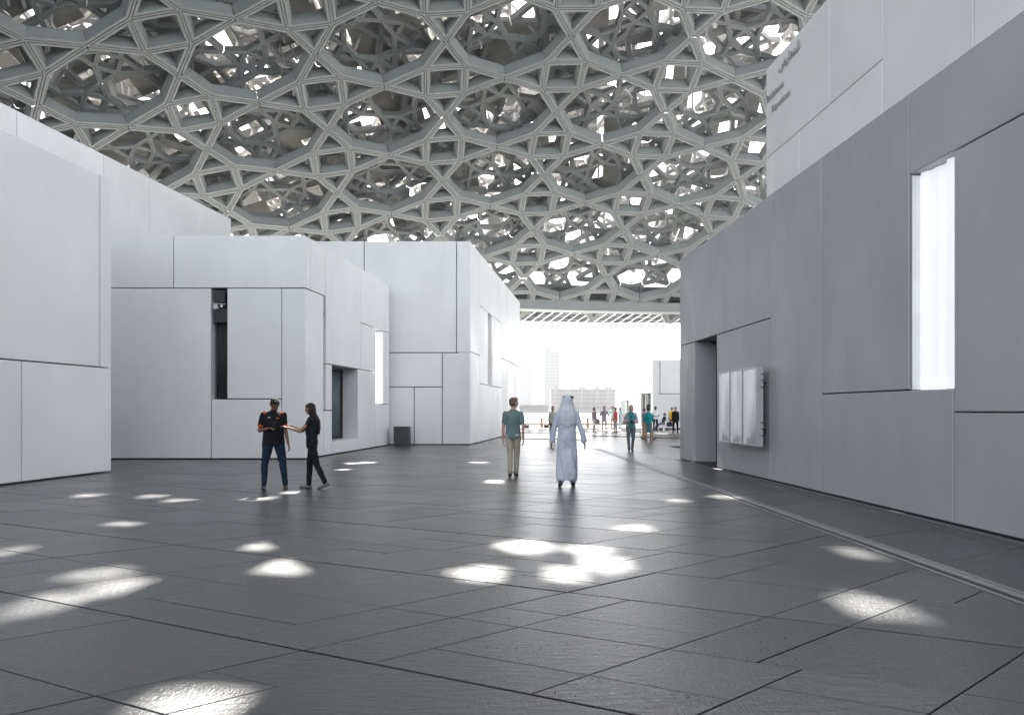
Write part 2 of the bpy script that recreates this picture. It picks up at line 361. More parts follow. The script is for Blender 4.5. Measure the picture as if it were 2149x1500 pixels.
# --- left 3
T3 = .5
b3 = bld('large white block in the middle distance behind the black bin, beside the bright opening', 8.93)
c3 = (-1.83, 30.0); e3 = (.54, 47.0)
f3 = Face((-9.5, 30.0), c3); s_ = f3.s; z3a = EYE + (860 - 740) / F * 30; z3b = EYE + (860 - 812) / F * 30
panels(f3, [(0, s_(764), z3a, 8.93), (s_(764), s_(958), z3a, 8.93), (s_(958), f3.L - .003, z3a, 8.93), (0, s_(928), z3b, z3a), (0, s_(869), 0, z3b), (s_(869), s_(928), 0, z3b), (s_(928), f3.L - .003, 0, z3a)], TH, b3, M['panel'], .04)
f3r = Face(c3, e3); s_ = f3r.s; zq = f3r.z
za = zq(988, 738); zb_ = zq(1007, 641); zc_ = zq(1024, 655); zd_ = zq(1028, 809); ze_ = zq(1060, 755)
panels(f3r, [(.003, s_(1007), 0, za), (.003, s_(1007), za, 8.93), (s_(1007), s_(1052), zb_, 8.93), (s_(1007), s_(1024), zd_, zb_), (s_(1032), s_(1052), zd_, zb_), (s_(1007), s_(1052), 0, zd_),
             (s_(1052), f3r.L, ze_, 8.93), (s_(1052), s_(1066), 0, ze_), (s_(1066), f3r.L, 0, ze_)], T3, b3, M['panel'], .03)
autopanels(Face(e3, (-7.2, 47.0)), 8.93, TH, b3, M['panel'], .003)
prism('core', [(-9.5, 30 + TH + .01), (c3[0] - T3 - .01, 30 + TH + .01), (e3[0] - T3 - .01, 47 - TH), (-9.0, 47 - TH)], 0, 8.88, M['core'], b3)
w = MB(); f3r.slab(w, s_(1024), s_(1032), zd_, zb_, -.4, -.36); w.build('slot_window', mat('slot_warm_light_tint', (.75, .66, .62), .4), b3)  # tint puts the reddish light on the slot's reveal into the colour
# black bin in front of block 3
bn = thing('litter_bin', 'square matt black litter bin standing against the middle white block', 'bin', (*ground(844, 934.5), 0))
w = MB(); w.box(-.335, .335, -.2, .2, .03, .78); w.build('bin_body', M['darkmetal'], bn)
w = MB(); w.box(-.345, .345, -.21, .21, .785, .815); w.build('lid', M['darkmetal'], bn)
w = MB(); w.box(-.3, .3, -.17, .17, 0, .03); w.build('base', M['joint'], bn)

# --- right wall R1
kx = .0535
def rx(y): return 6.33 - kx * y
TR = .66
r1 = bld('long shaded white wall building on the right with a tall bright slot and three framed panels', 6.15)
Pn = (rx(-8), -8.0); Pf = (rx(21.15), 21.15)
fR = Face(Pf, Pn); s_ = fR.s; zR = fR.z
zw1 = 4.95; zw0 = 1.82; zp = 1.5; zd = 3.50
def sy(y): return (Vector((rx(y), y, 0)) - fR.A).length
panels(fR, [(.003, s_(1520), zd, 6.15), (s_(1520), s_(1617), zd, 6.15), (.003, s_(1458), 0, zd), (s_(1504), s_(1617), 0, zd), (s_(1617), s_(1724), 0, 6.15),
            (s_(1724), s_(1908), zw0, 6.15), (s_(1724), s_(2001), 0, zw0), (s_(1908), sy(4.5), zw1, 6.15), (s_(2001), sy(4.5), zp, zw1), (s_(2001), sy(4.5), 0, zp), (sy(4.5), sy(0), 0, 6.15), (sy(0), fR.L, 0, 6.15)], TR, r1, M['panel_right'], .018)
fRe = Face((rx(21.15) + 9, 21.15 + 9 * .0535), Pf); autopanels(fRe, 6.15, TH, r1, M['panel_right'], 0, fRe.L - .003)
prism('core', [(Pn[0] + TR + .01, Pn[1]), (Pn[0] + 9, Pn[1]), (Pf[0] + 9, Pf[1] + .35), (Pf[0] + TR + .01, Pf[1] - TH)], 0, 6.10, M['core'], r1)
w = MB(); fR.slab(w, s_(1458), s_(1504), 0, zd, -TR, -TR + .04); do = w.build('door', M['dark'], r1)
w = MB(); fR.slab(w, s_(1500.5), s_(1503), 0, zd - .02, -TR + .06, -TR + .2); fR.slab(w, s_(1458) + .02, s_(1503), zd - .08, zd - .02, -TR + .06, -TR + .16); w.build('door_frame', M['darkmetal'], do)
w = MB(); A_, B_ = s_(1911) + .02, s_(2001)            # added glowing sheet, folded for gradients, standing in for the lit cheek
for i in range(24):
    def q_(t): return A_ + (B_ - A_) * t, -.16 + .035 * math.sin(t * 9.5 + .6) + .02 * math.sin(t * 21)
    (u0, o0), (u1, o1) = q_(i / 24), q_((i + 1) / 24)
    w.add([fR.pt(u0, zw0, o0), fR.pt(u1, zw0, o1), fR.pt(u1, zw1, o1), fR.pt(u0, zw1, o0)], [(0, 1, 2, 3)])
w.build('glowing_slot_sheet', M['glow'], r1, True)
w = MB(); fR.slab(w, 0, fR.L, .0, .055, -.3, -.03); w.build('shadow_gap_base', M['darkmetal'], r1)
w = MB(); P_ = s_(1911)                      # added white liner that brightens the slot's far cheek
fR.slab(w, P_ + .003, P_ + .02, zw0 + .004, zw1 - .02, -.57, -.015); w.build('slot_brightening_liner', mat('white_lining', (.85, .85, .88), .35), r1)
# dark gutter ledge along its foot
w = MB(); fR.slab(w, .0, fR.L, GZ, .012, .02, .16); w.build('foot_kerb', mat('wall_foot_stone', (.16, .165, .17), .6), r1)
# --- upper right R2
r2 = bld('high light grey building behind the right wall carrying raised lettering', 10.87)
Rn = (8 - kx * -8, -8.0); Rf = (8 - kx * 18.8, 18.8)
f4 = Face(Rf, Rn); s_ = f4.s; z4 = f4.z
zj = z4(1700, 255)
panels(f4, [(.003, s_(1740), zj, 10.87), (s_(1740), s_(1852), zj, 10.87), (s_(1852), s_(2043), 0, 10.87), (s_(2043), f4.L - 9, 0, 10.87), (f4.L - 9, f4.L, 0, 10.87),
            (.003, s_(1620), 0, zj), (s_(1620), s_(1677), 0, zj), (s_(1677), s_(1852), 0, zj)], TH, r2, wall_mat('light_concrete_panel', (.84, .84, .83)), .022)
f4e = Face((Rf[0] + 8, Rf[1] + .4), Rf); autopanels(f4e, 10.87, TH, r2, M['panel'], 0, f4e.L - .003)
prism('core', [(Rn[0] + TH, Rn[1]), (Rn[0] + 8, Rn[1]), (Rf[0] + 8, Rf[1] + .25), (Rf[0] + TH, Rf[1] - TH)], 6.0, 10.82, M['core'], r2)
# lettering
import os, glob
M['letter'] = mat('grey_letter_metal', (.45, .45, .43), .4)
def arabic_font():
    for g in glob.glob(os.path.join(bpy.utils.resource_path('LOCAL'), 'datafiles', 'fonts', 'NotoSansArabic*')): return g
    return None
def text(body, size, s0, z, face, parent, name, m, ext=.012, right=False, sx=1.):
    cu = bpy.data.curves.new(name, 'FONT'); cu.body = body; cu.size = size; cu.extrude = ext; cu.align_x = 'RIGHT' if right else 'LEFT'
    o = bpy.data.objects.new('tmp', cu); C.objects.link(o)
    dg = bpy.context.evaluated_depsgraph_get(); me = bpy.data.meshes.new_from_object(o.evaluated_get(dg))
    C.objects.unlink(o); bpy.data.objects.remove(o)
    for v in me.vertices:
        v.co = Vector(face.pt(s0 + v.co.x * sx, z + v.co.y, .03 + v.co.z))
    me.materials.clear(); me.materials.append(m)
    o = bpy.data.objects.new(name, me); C.objects.link(o); o.parent = parent; return o
AR = '\ufe8d\ufedf\ufee4\ufecc\ufe8e\ufead\ufebd'[::-1] if False else None
sgn = thing('wall_lettering', 'raised grey bilingual lettering fixed high on the light building at upper right', 'sign', (0, 0, 0))
def zat(px, py): return z4(px, py)
text('Exhibitions', .23, s_(1611), zat(1611, 217), f4, sgn, 'english_lettering', M['letter'])
text('Expositions', .23, s_(1622), zat(1622, 236), f4, sgn, 'french_lettering', M['letter'])
text('\ufebd\ufead\ufe8e\ufecc\ufee4\ufedf\ufe8d', .34, s_(1637), zat(1637, 150), f4, sgn, 'arabic_lettering', M['letter'], sx=.95)

# framed panels by the door
def fpt(px, py, o): return None
fp = thing('display_panels', 'three tall polished steel panels in one frame standing off the right wall beside the doorway', 'display', (0, 0, 0))
s_ = fR.s
PO = .30
# the frame stands off the wall, so aim its columns at the offset plane
fO = Face((Pf[0] - PO * 1.0, Pf[1]), (Pn[0] - PO * 1.0, Pn[1])); so = fO.s
p0, p1 = so(1511), so(1590); zt_, zb2 = fO.z(1590, 768), fO.z(1590, 937)
wd = (p1 - p0 - .08) / 3
M['mirror'] = mat('polished_steel_sheet', (.86, .87, .88), .16, .03, 1.5, metal=1.)
M['frame'] = mat('pale_steel_frame', (.62, .63, .64), .3, metal=.5)
for i in range(3):
    a = p0 + i * (wd + .04); b = a + wd
    v = []; f = []; nx, nz_ = 12, 22
    for iz in range(nz_ + 1):
        for ix in range(nx + 1):
            u_, q_ = ix / nx, iz / nz_
            bul = .012 * math.sin(math.pi * u_) * (math.sin(math.pi * q_) ** .5) + .006 * math.sin(5 * u_ + 3 * i) * math.sin(4 * q_ + i)
            v.append(fO.pt(a + .03 + (wd - .06) * u_, zb2 + .04 + (zt_ - zb2 - .08) * q_, .0 + bul))
    for iz in range(nz_):
        for ix in range(nx): kk = iz * (nx + 1) + ix; f.append((kk, kk + 1, kk + nx + 2, kk + nx + 1))
    mesh('steel_sheet', v, f, M['mirror'], fp, True)
    w = MB()
    fO.slab(w, a, a + .03, zb2, zt_, -.12, .03); fO.slab(w, b - .03, b, zb2, zt_, -.12, .03)
    fO.slab(w, a + .03, b - .03, zb2, zb2 + .04, -.12, .029); fO.slab(w, a + .03, b - .03, zt_ - .04, zt_, -.12, .029)
    fO.slab(w, a + .03, b - .03, zb2 + .04, zt_ - .04, -.12, -.05); w.build('frame', M['frame'], fp)
for q in (.14, .22, .30, .74, .82, .90):
    zz = zb2 + (zt_ - zb2) * q
    for (a, ln) in ((p1 + .07, 1),):
        w = MB(); w.tube(fO.pt(p1 - .10, zz, -.08), fO.pt(p1 + .14, zz, -.08), .012, 6); w.build('bracket_pin', M['darkmetal'], fp)
for q in (.2, .8):
    zz = zb2 + (zt_ - zb2) * q
    for a in (p0 + .3, (p0 + p1) / 2, p1 - .3): w = MB(); w.tube(fO.pt(a, zz, -.12), fO.pt(a, zz, -PO + .0), .02, 6); w.build('standoff', M['darkmetal'], fp)

# --- far building at right beyond the dome shade
M['far_panel'] = wall_mat('far_concrete_panel', (.72, .725, .72))
b5 = bld('distant low white building at the right of the bright opening with a glass entrance', 5.87)
c5 = (12.17, 59.0); e5 = (11.3, 74.9)
f5 = Face(c5, (26, 59.0)); s_ = f5.s
z5a = f5.z(1400, 826)
panels(f5, [(.003, s_(1385), z5a, 5.87), (s_(1385), f5.L - 6, z5a, 5.87), (.003, f5.L - 6, 0, z5a), (f5.L - 6, f5.L, 0, 5.87)], TH, b5, M['far_panel'], .06)
f5s = Face(e5, c5); s_ = f5s.s
z5b = f5s.z(1350, 826); z5c = f5s.z(1320, 840)
panels(f5s, [(0, s_(1337), z5b + .0, 5.87), (s_(1337), f5s.L - .003, z5b, 5.87), (s_(1328), s_(1345), 0, z5b), (s_(1302), s_(1328), z5c, z5b), (0, s_(1302), 0, z5b)], .5, b5, M['far_panel'], .05)
panels(f5s, [(s_(1368), f5s.L - .003, 0, z5b)], .5, b5, M['far_panel'], .05)
prism('core', [(c5[0] + .51, c5[1] + TH + .01), (26, 59 + TH + .01), (26, 74.9), (e5[0] + .51, 74.9)], 0, 5.8, M['core'], b5)
M['glass'] = mat('greenish_glass', (.35, .48, .5), .08, .1, 1)
w = MB(); f5s.slab(w, s_(1345), s_(1368), 0, z5b, -.3, -.26); dd = w.build('glass_door', M['glass'], b5)
M['bronze'] = mat('bronze_frame', (.16, .13, .11), .4)
for px in (1345.5, 1352, 1356, 1367): w = MB(); f5s.slab(w, s_(px), s_(px) + .28, 0, z5b, -.25, -.12); w.build('door_mullion', M['bronze'], dd)
w = MB(); f5s.slab(w, s_(1302), s_(1328), 0, z5c, -.4, -.36); dd = w.build('glass_window', M['glass'], b5)
w = MB()
for px in (1308,): f5s.slab(w, s_(px), s_(px) + .6, 0, z5c, -.35, -.22)
w.build('mullion', mat('beige_frame', (.4, .37, .33), .5), dd)
# ------------------------------------------------------------------ the dome
R0, DCX, DCY, DCZ, DAZ, PV, DA0, DB0, DROT = 130.256, 19.917, -9.713, -92.831, -.341, 5.981, -40.61, 43.704, .411
PH = 8.0; ca_, sa_ = math.cos(DAZ), math.sin(DAZ)
def sph(a, b, dep=0.):
    al, be = a / R0, b / R0; x = math.sin(al); y = math.cos(al) * math.sin(be); z = math.cos(al) * math.cos(be); R = R0 + dep
    return (DCX + R * (x * ca_ - y * sa_), DCY + R * (x * sa_ + y * ca_), DCZ + R * z)
def ab(p):
    x, y, z = p[0] - DCX, p[1] - DCY, p[2] - DCZ; r = math.sqrt(x * x + y * y + z * z)
    x, y = x * ca_ + y * sa_, -x * sa_ + y * ca_; x /= r; y /= r; z /= r
    return math.asin(x) * R0, math.atan2(y, z) * R0
RIMZ = 11.55
cr, sr_ = math.cos(DROT), math.sin(DROT)
def grid(a0, b0, rot):
    c, s = math.cos(rot), math.sin(rot)
    return lambda x, y: (a0 + x * c - y * s, b0 + x * s + y * c), lambda a, b: ((a - a0) * c + (b - b0) * s, -(a - a0) * s + (b - b0) * c)
def hit(p, dep):                      # the point on the sphere R0+dep reached from p towards the sun
    o = Vector(p) - Vector((DCX, DCY, DCZ)); b = o.dot(S); c = o.dot(o) - (R0 + dep) ** 2
    return Vector(p) + S * (-b + math.sqrt(b * b - c))
# sun pools on the floor: (x, y, beam radius)
POOLS = [(-7.6, 12.23, 0.34), (-6.39, 12.11, 0.36), (-5.66, 11.6, 0.3), (-4.36, 11.85, 0.36), (-4.08, 12.6, 0.25), (-5.23, 9.29, 0.36), (-5.48, 7.38, 0.3), (-2.74, 7.7, 0.26), (-2.18, 6.69, 0.37), (-3.85, 6.39, 0.42), (-3.69, 5.4, 0.42), (-3.46, 5.91, 0.34), (-0.29, 6.36, 0.37), (0.16, 7.67, 0.44), (0.88, 7.48, 0.36), (0.91, 6.81, 0.42), (0.54, 6.39, 0.3), (3.7, 7.31, 0.3), (2.81, 5.32, 0.42), (-1.67, 3.52, 0.34), (-4.36, 17.56, 0.26), (-4.6, 19.58, 0.3), (-4.24, 19.93, 0.34), (1.53, 8.93, 0.42), (-0.97, 19.93, 0.3), (2.78, 11.54, 0.3), (3.7, 11.99, 0.3), (-0.35, 14.62, 0.3), (5.47, 19.78, 0.25)]
beams = [(Vector((x, y, 0)), r * .62) for x, y, r in POOLS]
for (px, z, r) in ((1603, 5.5, .11), (1450, 2.8, .13)):
    q = s_tmp = fR.pt(fR.s(px), z); beams.append((Vector(q), r))
q = f4.pt(f4.s(1612), f4.z(1612, 375)); beams.append((Vector(q), .09))
def beam_dist(p):                     # distance from a point to the closest beam axis (beams as infinite cylinders)
    return min(((Vector(p) - b).cross(S).length - r) for b, r in beams)
PROF = [(0, 0), (.05, 0), (.055, .09), (.09, .09), (.095, 0), (.24, 0), (.41, .48), (.41, .66)]
def edge_strip(mb, poly, e, prof, M_, gap0=0., gap1=0., dep=0., flipz=1, sub=1):
    n = len(poly)
    def bis(i):
        p0, p1, p2 = poly[i - 1], poly[i], poly[(i + 1) % n]
        e1 = p1 - p0; e2 = p2 - p1; e1 = e1 / np.hypot(*e1); e2 = e2 / np.hypot(*e2)
        n1 = np.array((-e1[1], e1[0])); n2 = np.array((-e2[1], e2[0])); return (n1 + n2) / (1 + n1 @ n2)
    A, B = poly[e], poly[(e + 1) % n]; ba, bb = bis(e), bis((e + 1) % n); d = (B - A); d = d / np.hypot(*d)
    v = []
    for (t, z) in prof:
        a = A + ba * t + d * gap0; b = B + bb * t - d * gap1
        for kk in range(sub + 1):
            q = a + (b - a) * kk / sub; v.append(sph(*M_(*q), dep + z))
    w = sub + 1
    f = [(i * w + j, i * w + j + 1, (i + 1) * w + j + 1, (i + 1) * w + j) for i in range(len(prof) - 1) for j in range(sub)]
    mb.add(v, f)
def star_polys(i, j, P, Q, qx, qy):
    cx_, cy_ = i * P, (j + .5) * Q; c = np.array((cx_, cy_))
    n_, e_, s__, w_ = c + (0, Q / 2), c + (P / 2, 0), c + (0, -Q / 2), c + (-P / 2, 0)
    ne, nw, sw, se = c + (qx, qy), c + (-qx, qy), c + (-qx, -qy), c + (qx, -qy)
    polys = [([sw, se, ne, nw], None), ([nw, ne, n_], None), ([se, e_, ne], None), ([sw, s__, se], None), ([w_, sw, nw], None)]
    return c, polys
def octagon(i, j, P, Q, qx, qy):      # opening to the upper right of star (i, j), counter-clockwise
    c = np.array(((i + .5) * P, (j + 1) * Q)); hx, hy = P / 2, Q / 2
    return [c + (-hx, 0 - 0) * 1 if False else c + np.array(p) for p in ((-(hx - qx), -(hy - qy)), (0, -hy), (hx - qx, -(hy - qy)), (hx, 0), (hx - qx, hy - qy), (0, hy), (-(hx - qx), hy - qy), (-hx, 0))]
def star(mb, i, j, P, Q, qx, qy, prof, M_, dep, gap=.0, sub=1, avoid=False):
    c, polys = star_polys(i, j, P, Q, qx, qy)
    def ok(a, b):
        if not avoid: return True
        return all(beam_dist(sph(*M_(*(a + (b - a) * t)), dep)) > prof[-1][0] * .8 + (.20 if avoid else 0) for t in (0, .25, .5, .75, 1))
    for poly, _ in polys:
        for e in range(len(poly)):
            if ok(poly[e], poly[(e + 1) % len(poly)]): edge_strip(mb, poly, e, prof, M_, 0, 0, dep, sub=sub)
    # octagon edges belonging to this star (two per neighbouring opening)
    for (di, dj, es) in ((0, 0, (7, 0)), (-1, 0, (1, 2)), (-1, -1, (3, 4)), (0, -1, (5, 6))):
        o = octagon(i + di, j + dj, P, Q, qx, qy)
        # edges: 0: corner->bottom tip, 1: bottom tip->corner, 2: corner->right tip, 3: right tip->corner ...
        for e in es:
            tip_at_end = e in (0, 2, 4, 6)
            if ok(o[e], o[(e + 1) % 8]): edge_strip(mb, o, e, prof, M_, 0 if tip_at_end else gap, gap if tip_at_end else 0, dep, sub=sub)
    return c
dome = thing('lattice_dome', 'vast perforated metal dome of interlaced eight-pointed star lattices spanning overhead', 'dome', (0, 0, 0))
G1, G1i = grid(DA0, DB0, DROT)
JSIGN = 1
def zc(c, M_, dep=0): return sph(*M_(*c), dep)
def seen(p, mx=250):
    if p[1] < 3: return False
    px = CX + F * p[0] / p[1]; py = HY - F * (p[2] - EYE) / p[1]; return -mx < px < 2149 + mx and -mx < py < 700
QX, QY = 1.3, 1.09
vis = []; hid = MB()
for i in range(-25, 26):
    for j in range(-30, 32):
        c = np.array((i * PH, (j + .5) * PV)); a, b = G1(*c)
        if abs(a) > 95 or abs(b) > 95: continue
        p = sph(a, b)
        if p[2] < RIMZ + .3: continue
        if seen(p): vis.append((p[1], i, j))
        elif p[0] > 12 or p[1] < 5: continue  # no lattice built out of view here, so more light enters
        else: star(hid, i, j, PH, PV, QX, QY, [(0, 0), (.24, 0), (.41, .5)], G1, 0.)
vis.sort()
for _, i, j in vis:
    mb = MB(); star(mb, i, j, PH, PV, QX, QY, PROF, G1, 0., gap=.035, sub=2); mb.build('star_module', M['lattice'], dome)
hid.build('far_lattice', M['lattice'], dome, kind='stuff')
# inner layers, only over the part of the dome in front of the viewer
def layer(name, P, Q, rot, dep, sc, m, mx=300, a0=3., b0=5., q=.165, avoid=True, drop=0.):
    G, Gi = grid(DA0 + a0, DB0 + b0, rot); mb = MB(); prof = [(t * sc, z * sc) for t, z in PROF] if sc > .4 else [(0, 0), (.2 * sc, 0), (.42 * sc, .45 * sc), (.42 * sc, .9 * sc)]
    n = int(140 / min(P, Q)); r = random.Random(int(P * 100))
    for i in range(-n, n):
        for j in range(-n, n):
            c = np.array((i * P, (j + .5) * Q)); a, b = G(*c)
            if abs(a) > 90 or abs(b) > 90: continue
            p = sph(a, b, dep)
            if p[2] < RIMZ + .5 + dep * .7 or not seen(p, mx): continue
            if r.random() < drop: continue
            star(mb, i, j, P, Q, P * q, Q * q * 1.05, prof, G, dep, gap=.02, avoid=avoid)
    mb.build(name, m, dome, kind='stuff')
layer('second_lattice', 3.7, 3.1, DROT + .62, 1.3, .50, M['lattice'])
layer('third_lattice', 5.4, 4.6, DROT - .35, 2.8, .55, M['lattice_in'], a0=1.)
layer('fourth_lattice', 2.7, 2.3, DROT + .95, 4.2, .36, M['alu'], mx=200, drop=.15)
# roof cladding: outer skin with openings, with added sheets under it that block all but chosen beams
TD, UD, CELL = 8.2, 3.5, 1.45
GT, GTi = grid(0, 0, .2)
cu, cv = CELL, CELL
skin, sblk = MB(), MB(); rr = random.Random(11)
keep = {}
bt_ = []
for b, r in beams:
    h_ = hit(b, TD); g = GTi(*ab(h_)); bt_.append(g)
    for dx in (-1, 0, 1):
        for dy in (-1, 0, 1):
            x, y = g[0] + dx * (r + .25), g[1] + dy * (r + .25); keep.setdefault((math.floor(x / cu), math.floor(y / cv)), 1)
def down(p, dep):                      # from a point of the outer skin back along the sun ray to depth dep
    o = Vector(p) - Vector((DCX, DCY, DCZ)); d = -S; b = o.dot(d); c = o.dot(o) - (R0 + dep) ** 2
    return Vector(p) + d * (-b - math.sqrt(max(b * b - c, 0)))
for i in range(-66, 67):
    for j in range(-66, 67):
        x0, y0 = i * cu, j * cv; a, b = GT(x0 + cu / 2, y0 + cv / 2)
        if abs(a) > 100 or abs(b) > 100: continue
        p = sph(a, b, TD)
        if p[2] < RIMZ + 6.2: continue
        kp = (i, j) in keep
        if not kp and not seen(p, 120) and rr.random() < (1 if p[0] > 7 or p[1] < 6 else 0): continue    # unseen cladding left out here to admit fill light
        g_ = Vector(p) - S * (p[2] / S.z); east = g_.x > .2461 * g_.y + 1.6 and 24 < g_.y < 62      # sun here lands on the unseen pale bounce ground
        front = 44.5 < g_.y < 62 and -30 < g_.x                      # ... or on the pale terrace by the water
        hole = kp or (rr.random() < (.62 if east or front else .5) and seen(p, 500))
        if not hole:
            q = [sph(*GT(x0 + u * cu, y0 + w_ * cv), TD + rr.uniform(-.12, .12) * 0) for u, w_ in ((0, 0), (1, 0), (1, 1), (0, 1))]
            skin.add(q, [(0, 1, 2, 3)])
        elif not kp:
            if east or front: continue
            e = .07
            q = [down(sph(*GT(x0 + u * cu, y0 + w_ * cv), TD), UD) for u, w_ in ((-e, -e), (1 + e, -e), (1 + e, 1 + e), (-e, 1 + e))]
            sblk.add(q, [(0, 1, 2, 3)])
        else:
            N = 10
            for ii in range(-1, N + 1):
                for jj in range(-1, N + 1):
                    m_ = sph(*GT(x0 + (ii + .5) / N * cu, y0 + (jj + .5) / N * cv), TD)
                    if min((Vector(m_) - bb).cross(S).length - r for bb, r in beams) < 0: continue
                    q = [down(sph(*GT(x0 + (ii + u) / N * cu, y0 + (jj + w_) / N * cv), TD), UD) for u, w_ in ((0, 0), (1, 0), (1, 1), (0, 1))]
                    sblk.add(q, [(0, 1, 2, 3)])
skin.build('roof_cladding', M['shell'], dome, kind='stuff')
sblk.build('added_sun_blockers', mat('sun_blocker_metal', (.40, .39, .37), .45, .15, 1.5), dome, kind='stuff')  # added blockers, kept pale so they bounce sun up into the lattice
# struts between the lattices
st = MB(); rr = random.Random(5)
for kk in range(1500):
    a, b = rr.uniform(-80, 60), rr.uniform(10, 85)
    p = sph(a, b, 1.8)
    if not seen(p, 150) or p[2] < RIMZ + 3: continue
    a2, b2_ = a + rr.uniform(-1.8, 1.8), b + rr.uniform(-1.8, 1.8); q = sph(a2, b2_, 6.2)
    if min(beam_dist(tuple(Vector(p).lerp(Vector(q), t))) for t in (0, .25, .5, .75, 1)) < .4: continue
    st.tube(p, q, rr.choice((.05, .07, .09)), 5)
st.build('space_frame_struts', M['steel'], dome, kind='stuff')
# rim ring and the open grille outside it
rimr = math.sqrt(R0 ** 2 - (RIMZ - DCZ) ** 2)
def ring(name, r0, z0, r1, z1, th, m, parent=dome, n=160, g=0):
    v = []; f = []
    for i in range(n):
        t = 2 * math.pi * i / n; c, s = math.cos(t), math.sin(t)
        v += [(DCX + r0 * c, DCY + r0 * s, z0), (DCX + r1 * c, DCY + r1 * s, z1), (DCX + r1 * c, DCY + r1 * s, z1 + th), (DCX + r0 * c, DCY + r0 * s, z0 + th)]
        k4 = i * 4; k5 = ((i + 1) % n) * 4
        for a in range(4): f.append((k4 + a, k4 + (a + 1) % 4, k5 + (a + 1) % 4, k5 + a))
    return mesh(name, v, f, m, parent)
ring('rim_beam', rimr - .6, RIMZ - .35, rimr + .5, RIMZ - .45, .9, M['lattice'])
ring('rim_fascia', rimr + .6, RIMZ + .1, rimr + 1.6, RIMZ + 2.2, .3, M['shell'])
gr = MB(); N1 = 300
GR0, GR1 = rimr + 1.2, rimr + 15.5
def gz(r): return RIMZ - .15 + (r - GR0) / (GR1 - GR0) * .75
def gp(r, t, dz=0): return (DCX + r * math.cos(t), DCY + r * math.sin(t), gz(r) + dz)
t0, t1 = math.radians(78), math.radians(118)
n = 60
for i in range(n):
    t = t0 + (t1 - t0) * i / n
    gr.tube(gp(GR0, t), gp(GR1, t - .02), .07, 5)
for kk in range(9):
    r = GR0 + (GR1 - GR0) * kk / 8
    for i in range(n): ta, tb = t0 + (t1 - t0) * i / n, t0 + (t1 - t0) * (i + 1) / n; gr.tube(gp(r, ta, .05), gp(r, tb, .05), .10 if kk in (0, 8) else .05, 4)
gr.build('grille_frame', M['steel'], dome, kind='stuff')
gl = MB()
for kk in range(26):
    r = GR0 + .3 + (GR1 - GR0 - .5) * kk / 25
    for i in range(n * 2):
        ta, tb = t0 + (t1 - t0) * i / n / 2, t0 + (t1 - t0) * (i + 1) / n / 2
        wa, wb = .35 * math.sin(ta * 55 + kk), .35 * math.sin(tb * 55 + kk)
        v = [gp(r + wa, ta, .0), gp(r + wb, tb, .0), gp(r + wb + .1, tb, .3), gp(r + wa + .1, ta, .3)]
        gl.add(v, [(0, 1, 2, 3)])
gl.build('louvres', mat('dark_louvre', (.10, .105, .11), .5), dome, kind='stuff')

# ------------------------------------------------------------------ people
def nvec(*a): return Vector(a).normalized()
def capsule(mb, a, b, ra, rb, n=12, k=4):
    a, b = Vector(a), Vector(b); d = b - a; L = d.length
    if L < 1e-6: d = Vector((0, 0, 1)); L = 1e-6
    d = d / L; u = d.orthogonal().normalized(); w = d.cross(u); rings = []
    for i in range(k): t = math.pi / 2 * (1 - (i + .35) / k); rings.append((a - d * ra * math.sin(t), ra * math.cos(t)))
    rings += [(a, ra), (b, rb)]
    for i in range(k): t = math.pi / 2 * (i + .65) / k; rings.append((b + d * rb * math.sin(t), rb * math.cos(t)))
    v = [c + (u * math.cos(2 * math.pi * j / n) + w * math.sin(2 * math.pi * j / n)) * r for c, r in rings for j in range(n)]
    m = len(rings); f = [(i * n + j, i * n + (j + 1) % n, (i + 1) * n + (j + 1) % n, (i + 1) * n + j) for i in range(m - 1) for j in range(n)]
    f += [tuple(range(n - 1, -1, -1)), tuple(range((m - 1) * n, m * n))]; mb.add(v, f)
def ellip(mb, c, r, rot=None, n=16, k=10):
    c = Vector(c); v = []; f = []
    for i in range(1, k):
        t = math.pi * i / k
        for j in range(n):
            p = Vector((r[0] * math.sin(t) * math.cos(2 * math.pi * j / n), r[1] * math.sin(t) * math.sin(2 * math.pi * j / n), r[2] * math.cos(t)))
            if rot: p = rot @ p
            v.append(c + p)
    top = Vector((0, 0, r[2])); bot = -top
    if rot: top, bot = rot @ top, rot @ bot
    v += [c + top, c + bot]; m = k - 1
    f = [(i * n + j, i * n + (j + 1) % n, (i + 1) * n + (j + 1) % n, (i + 1) * n + j)[::-1] for i in range(m - 1) for j in range(n)]
    f += [(m * n, j, (j + 1) % n) for j in range(n)] + [(m * n + 1, (m - 1) * n + (j + 1) % n, (m - 1) * n + j) for j in range(n)]
    mb.add(v, f)
def loft(mb, rings, n=20, pw=1.0):
    """rings: (centre, half width, half depth, right vector, forward vector)"""
    v = []
    for c, hw, hd, r, fw in rings:
        for j in range(n):
            t = 2 * math.pi * j / n; cc, ss = math.cos(t), math.sin(t)
            v.append(Vector(c) + Vector(r) * hw * math.copysign(abs(cc) ** pw, cc) + Vector(fw) * hd * math.copysign(abs(ss) ** pw, ss))
    m = len(rings); f = [(i * n + j, i * n + (j + 1) % n, (i + 1) * n + (j + 1) % n, (i + 1) * n + j) for i in range(m - 1) for j in range(n)]
    f += [tuple(range(n - 1, -1, -1)), tuple(range((m - 1) * n, m * n))]; mb.add(v, f)
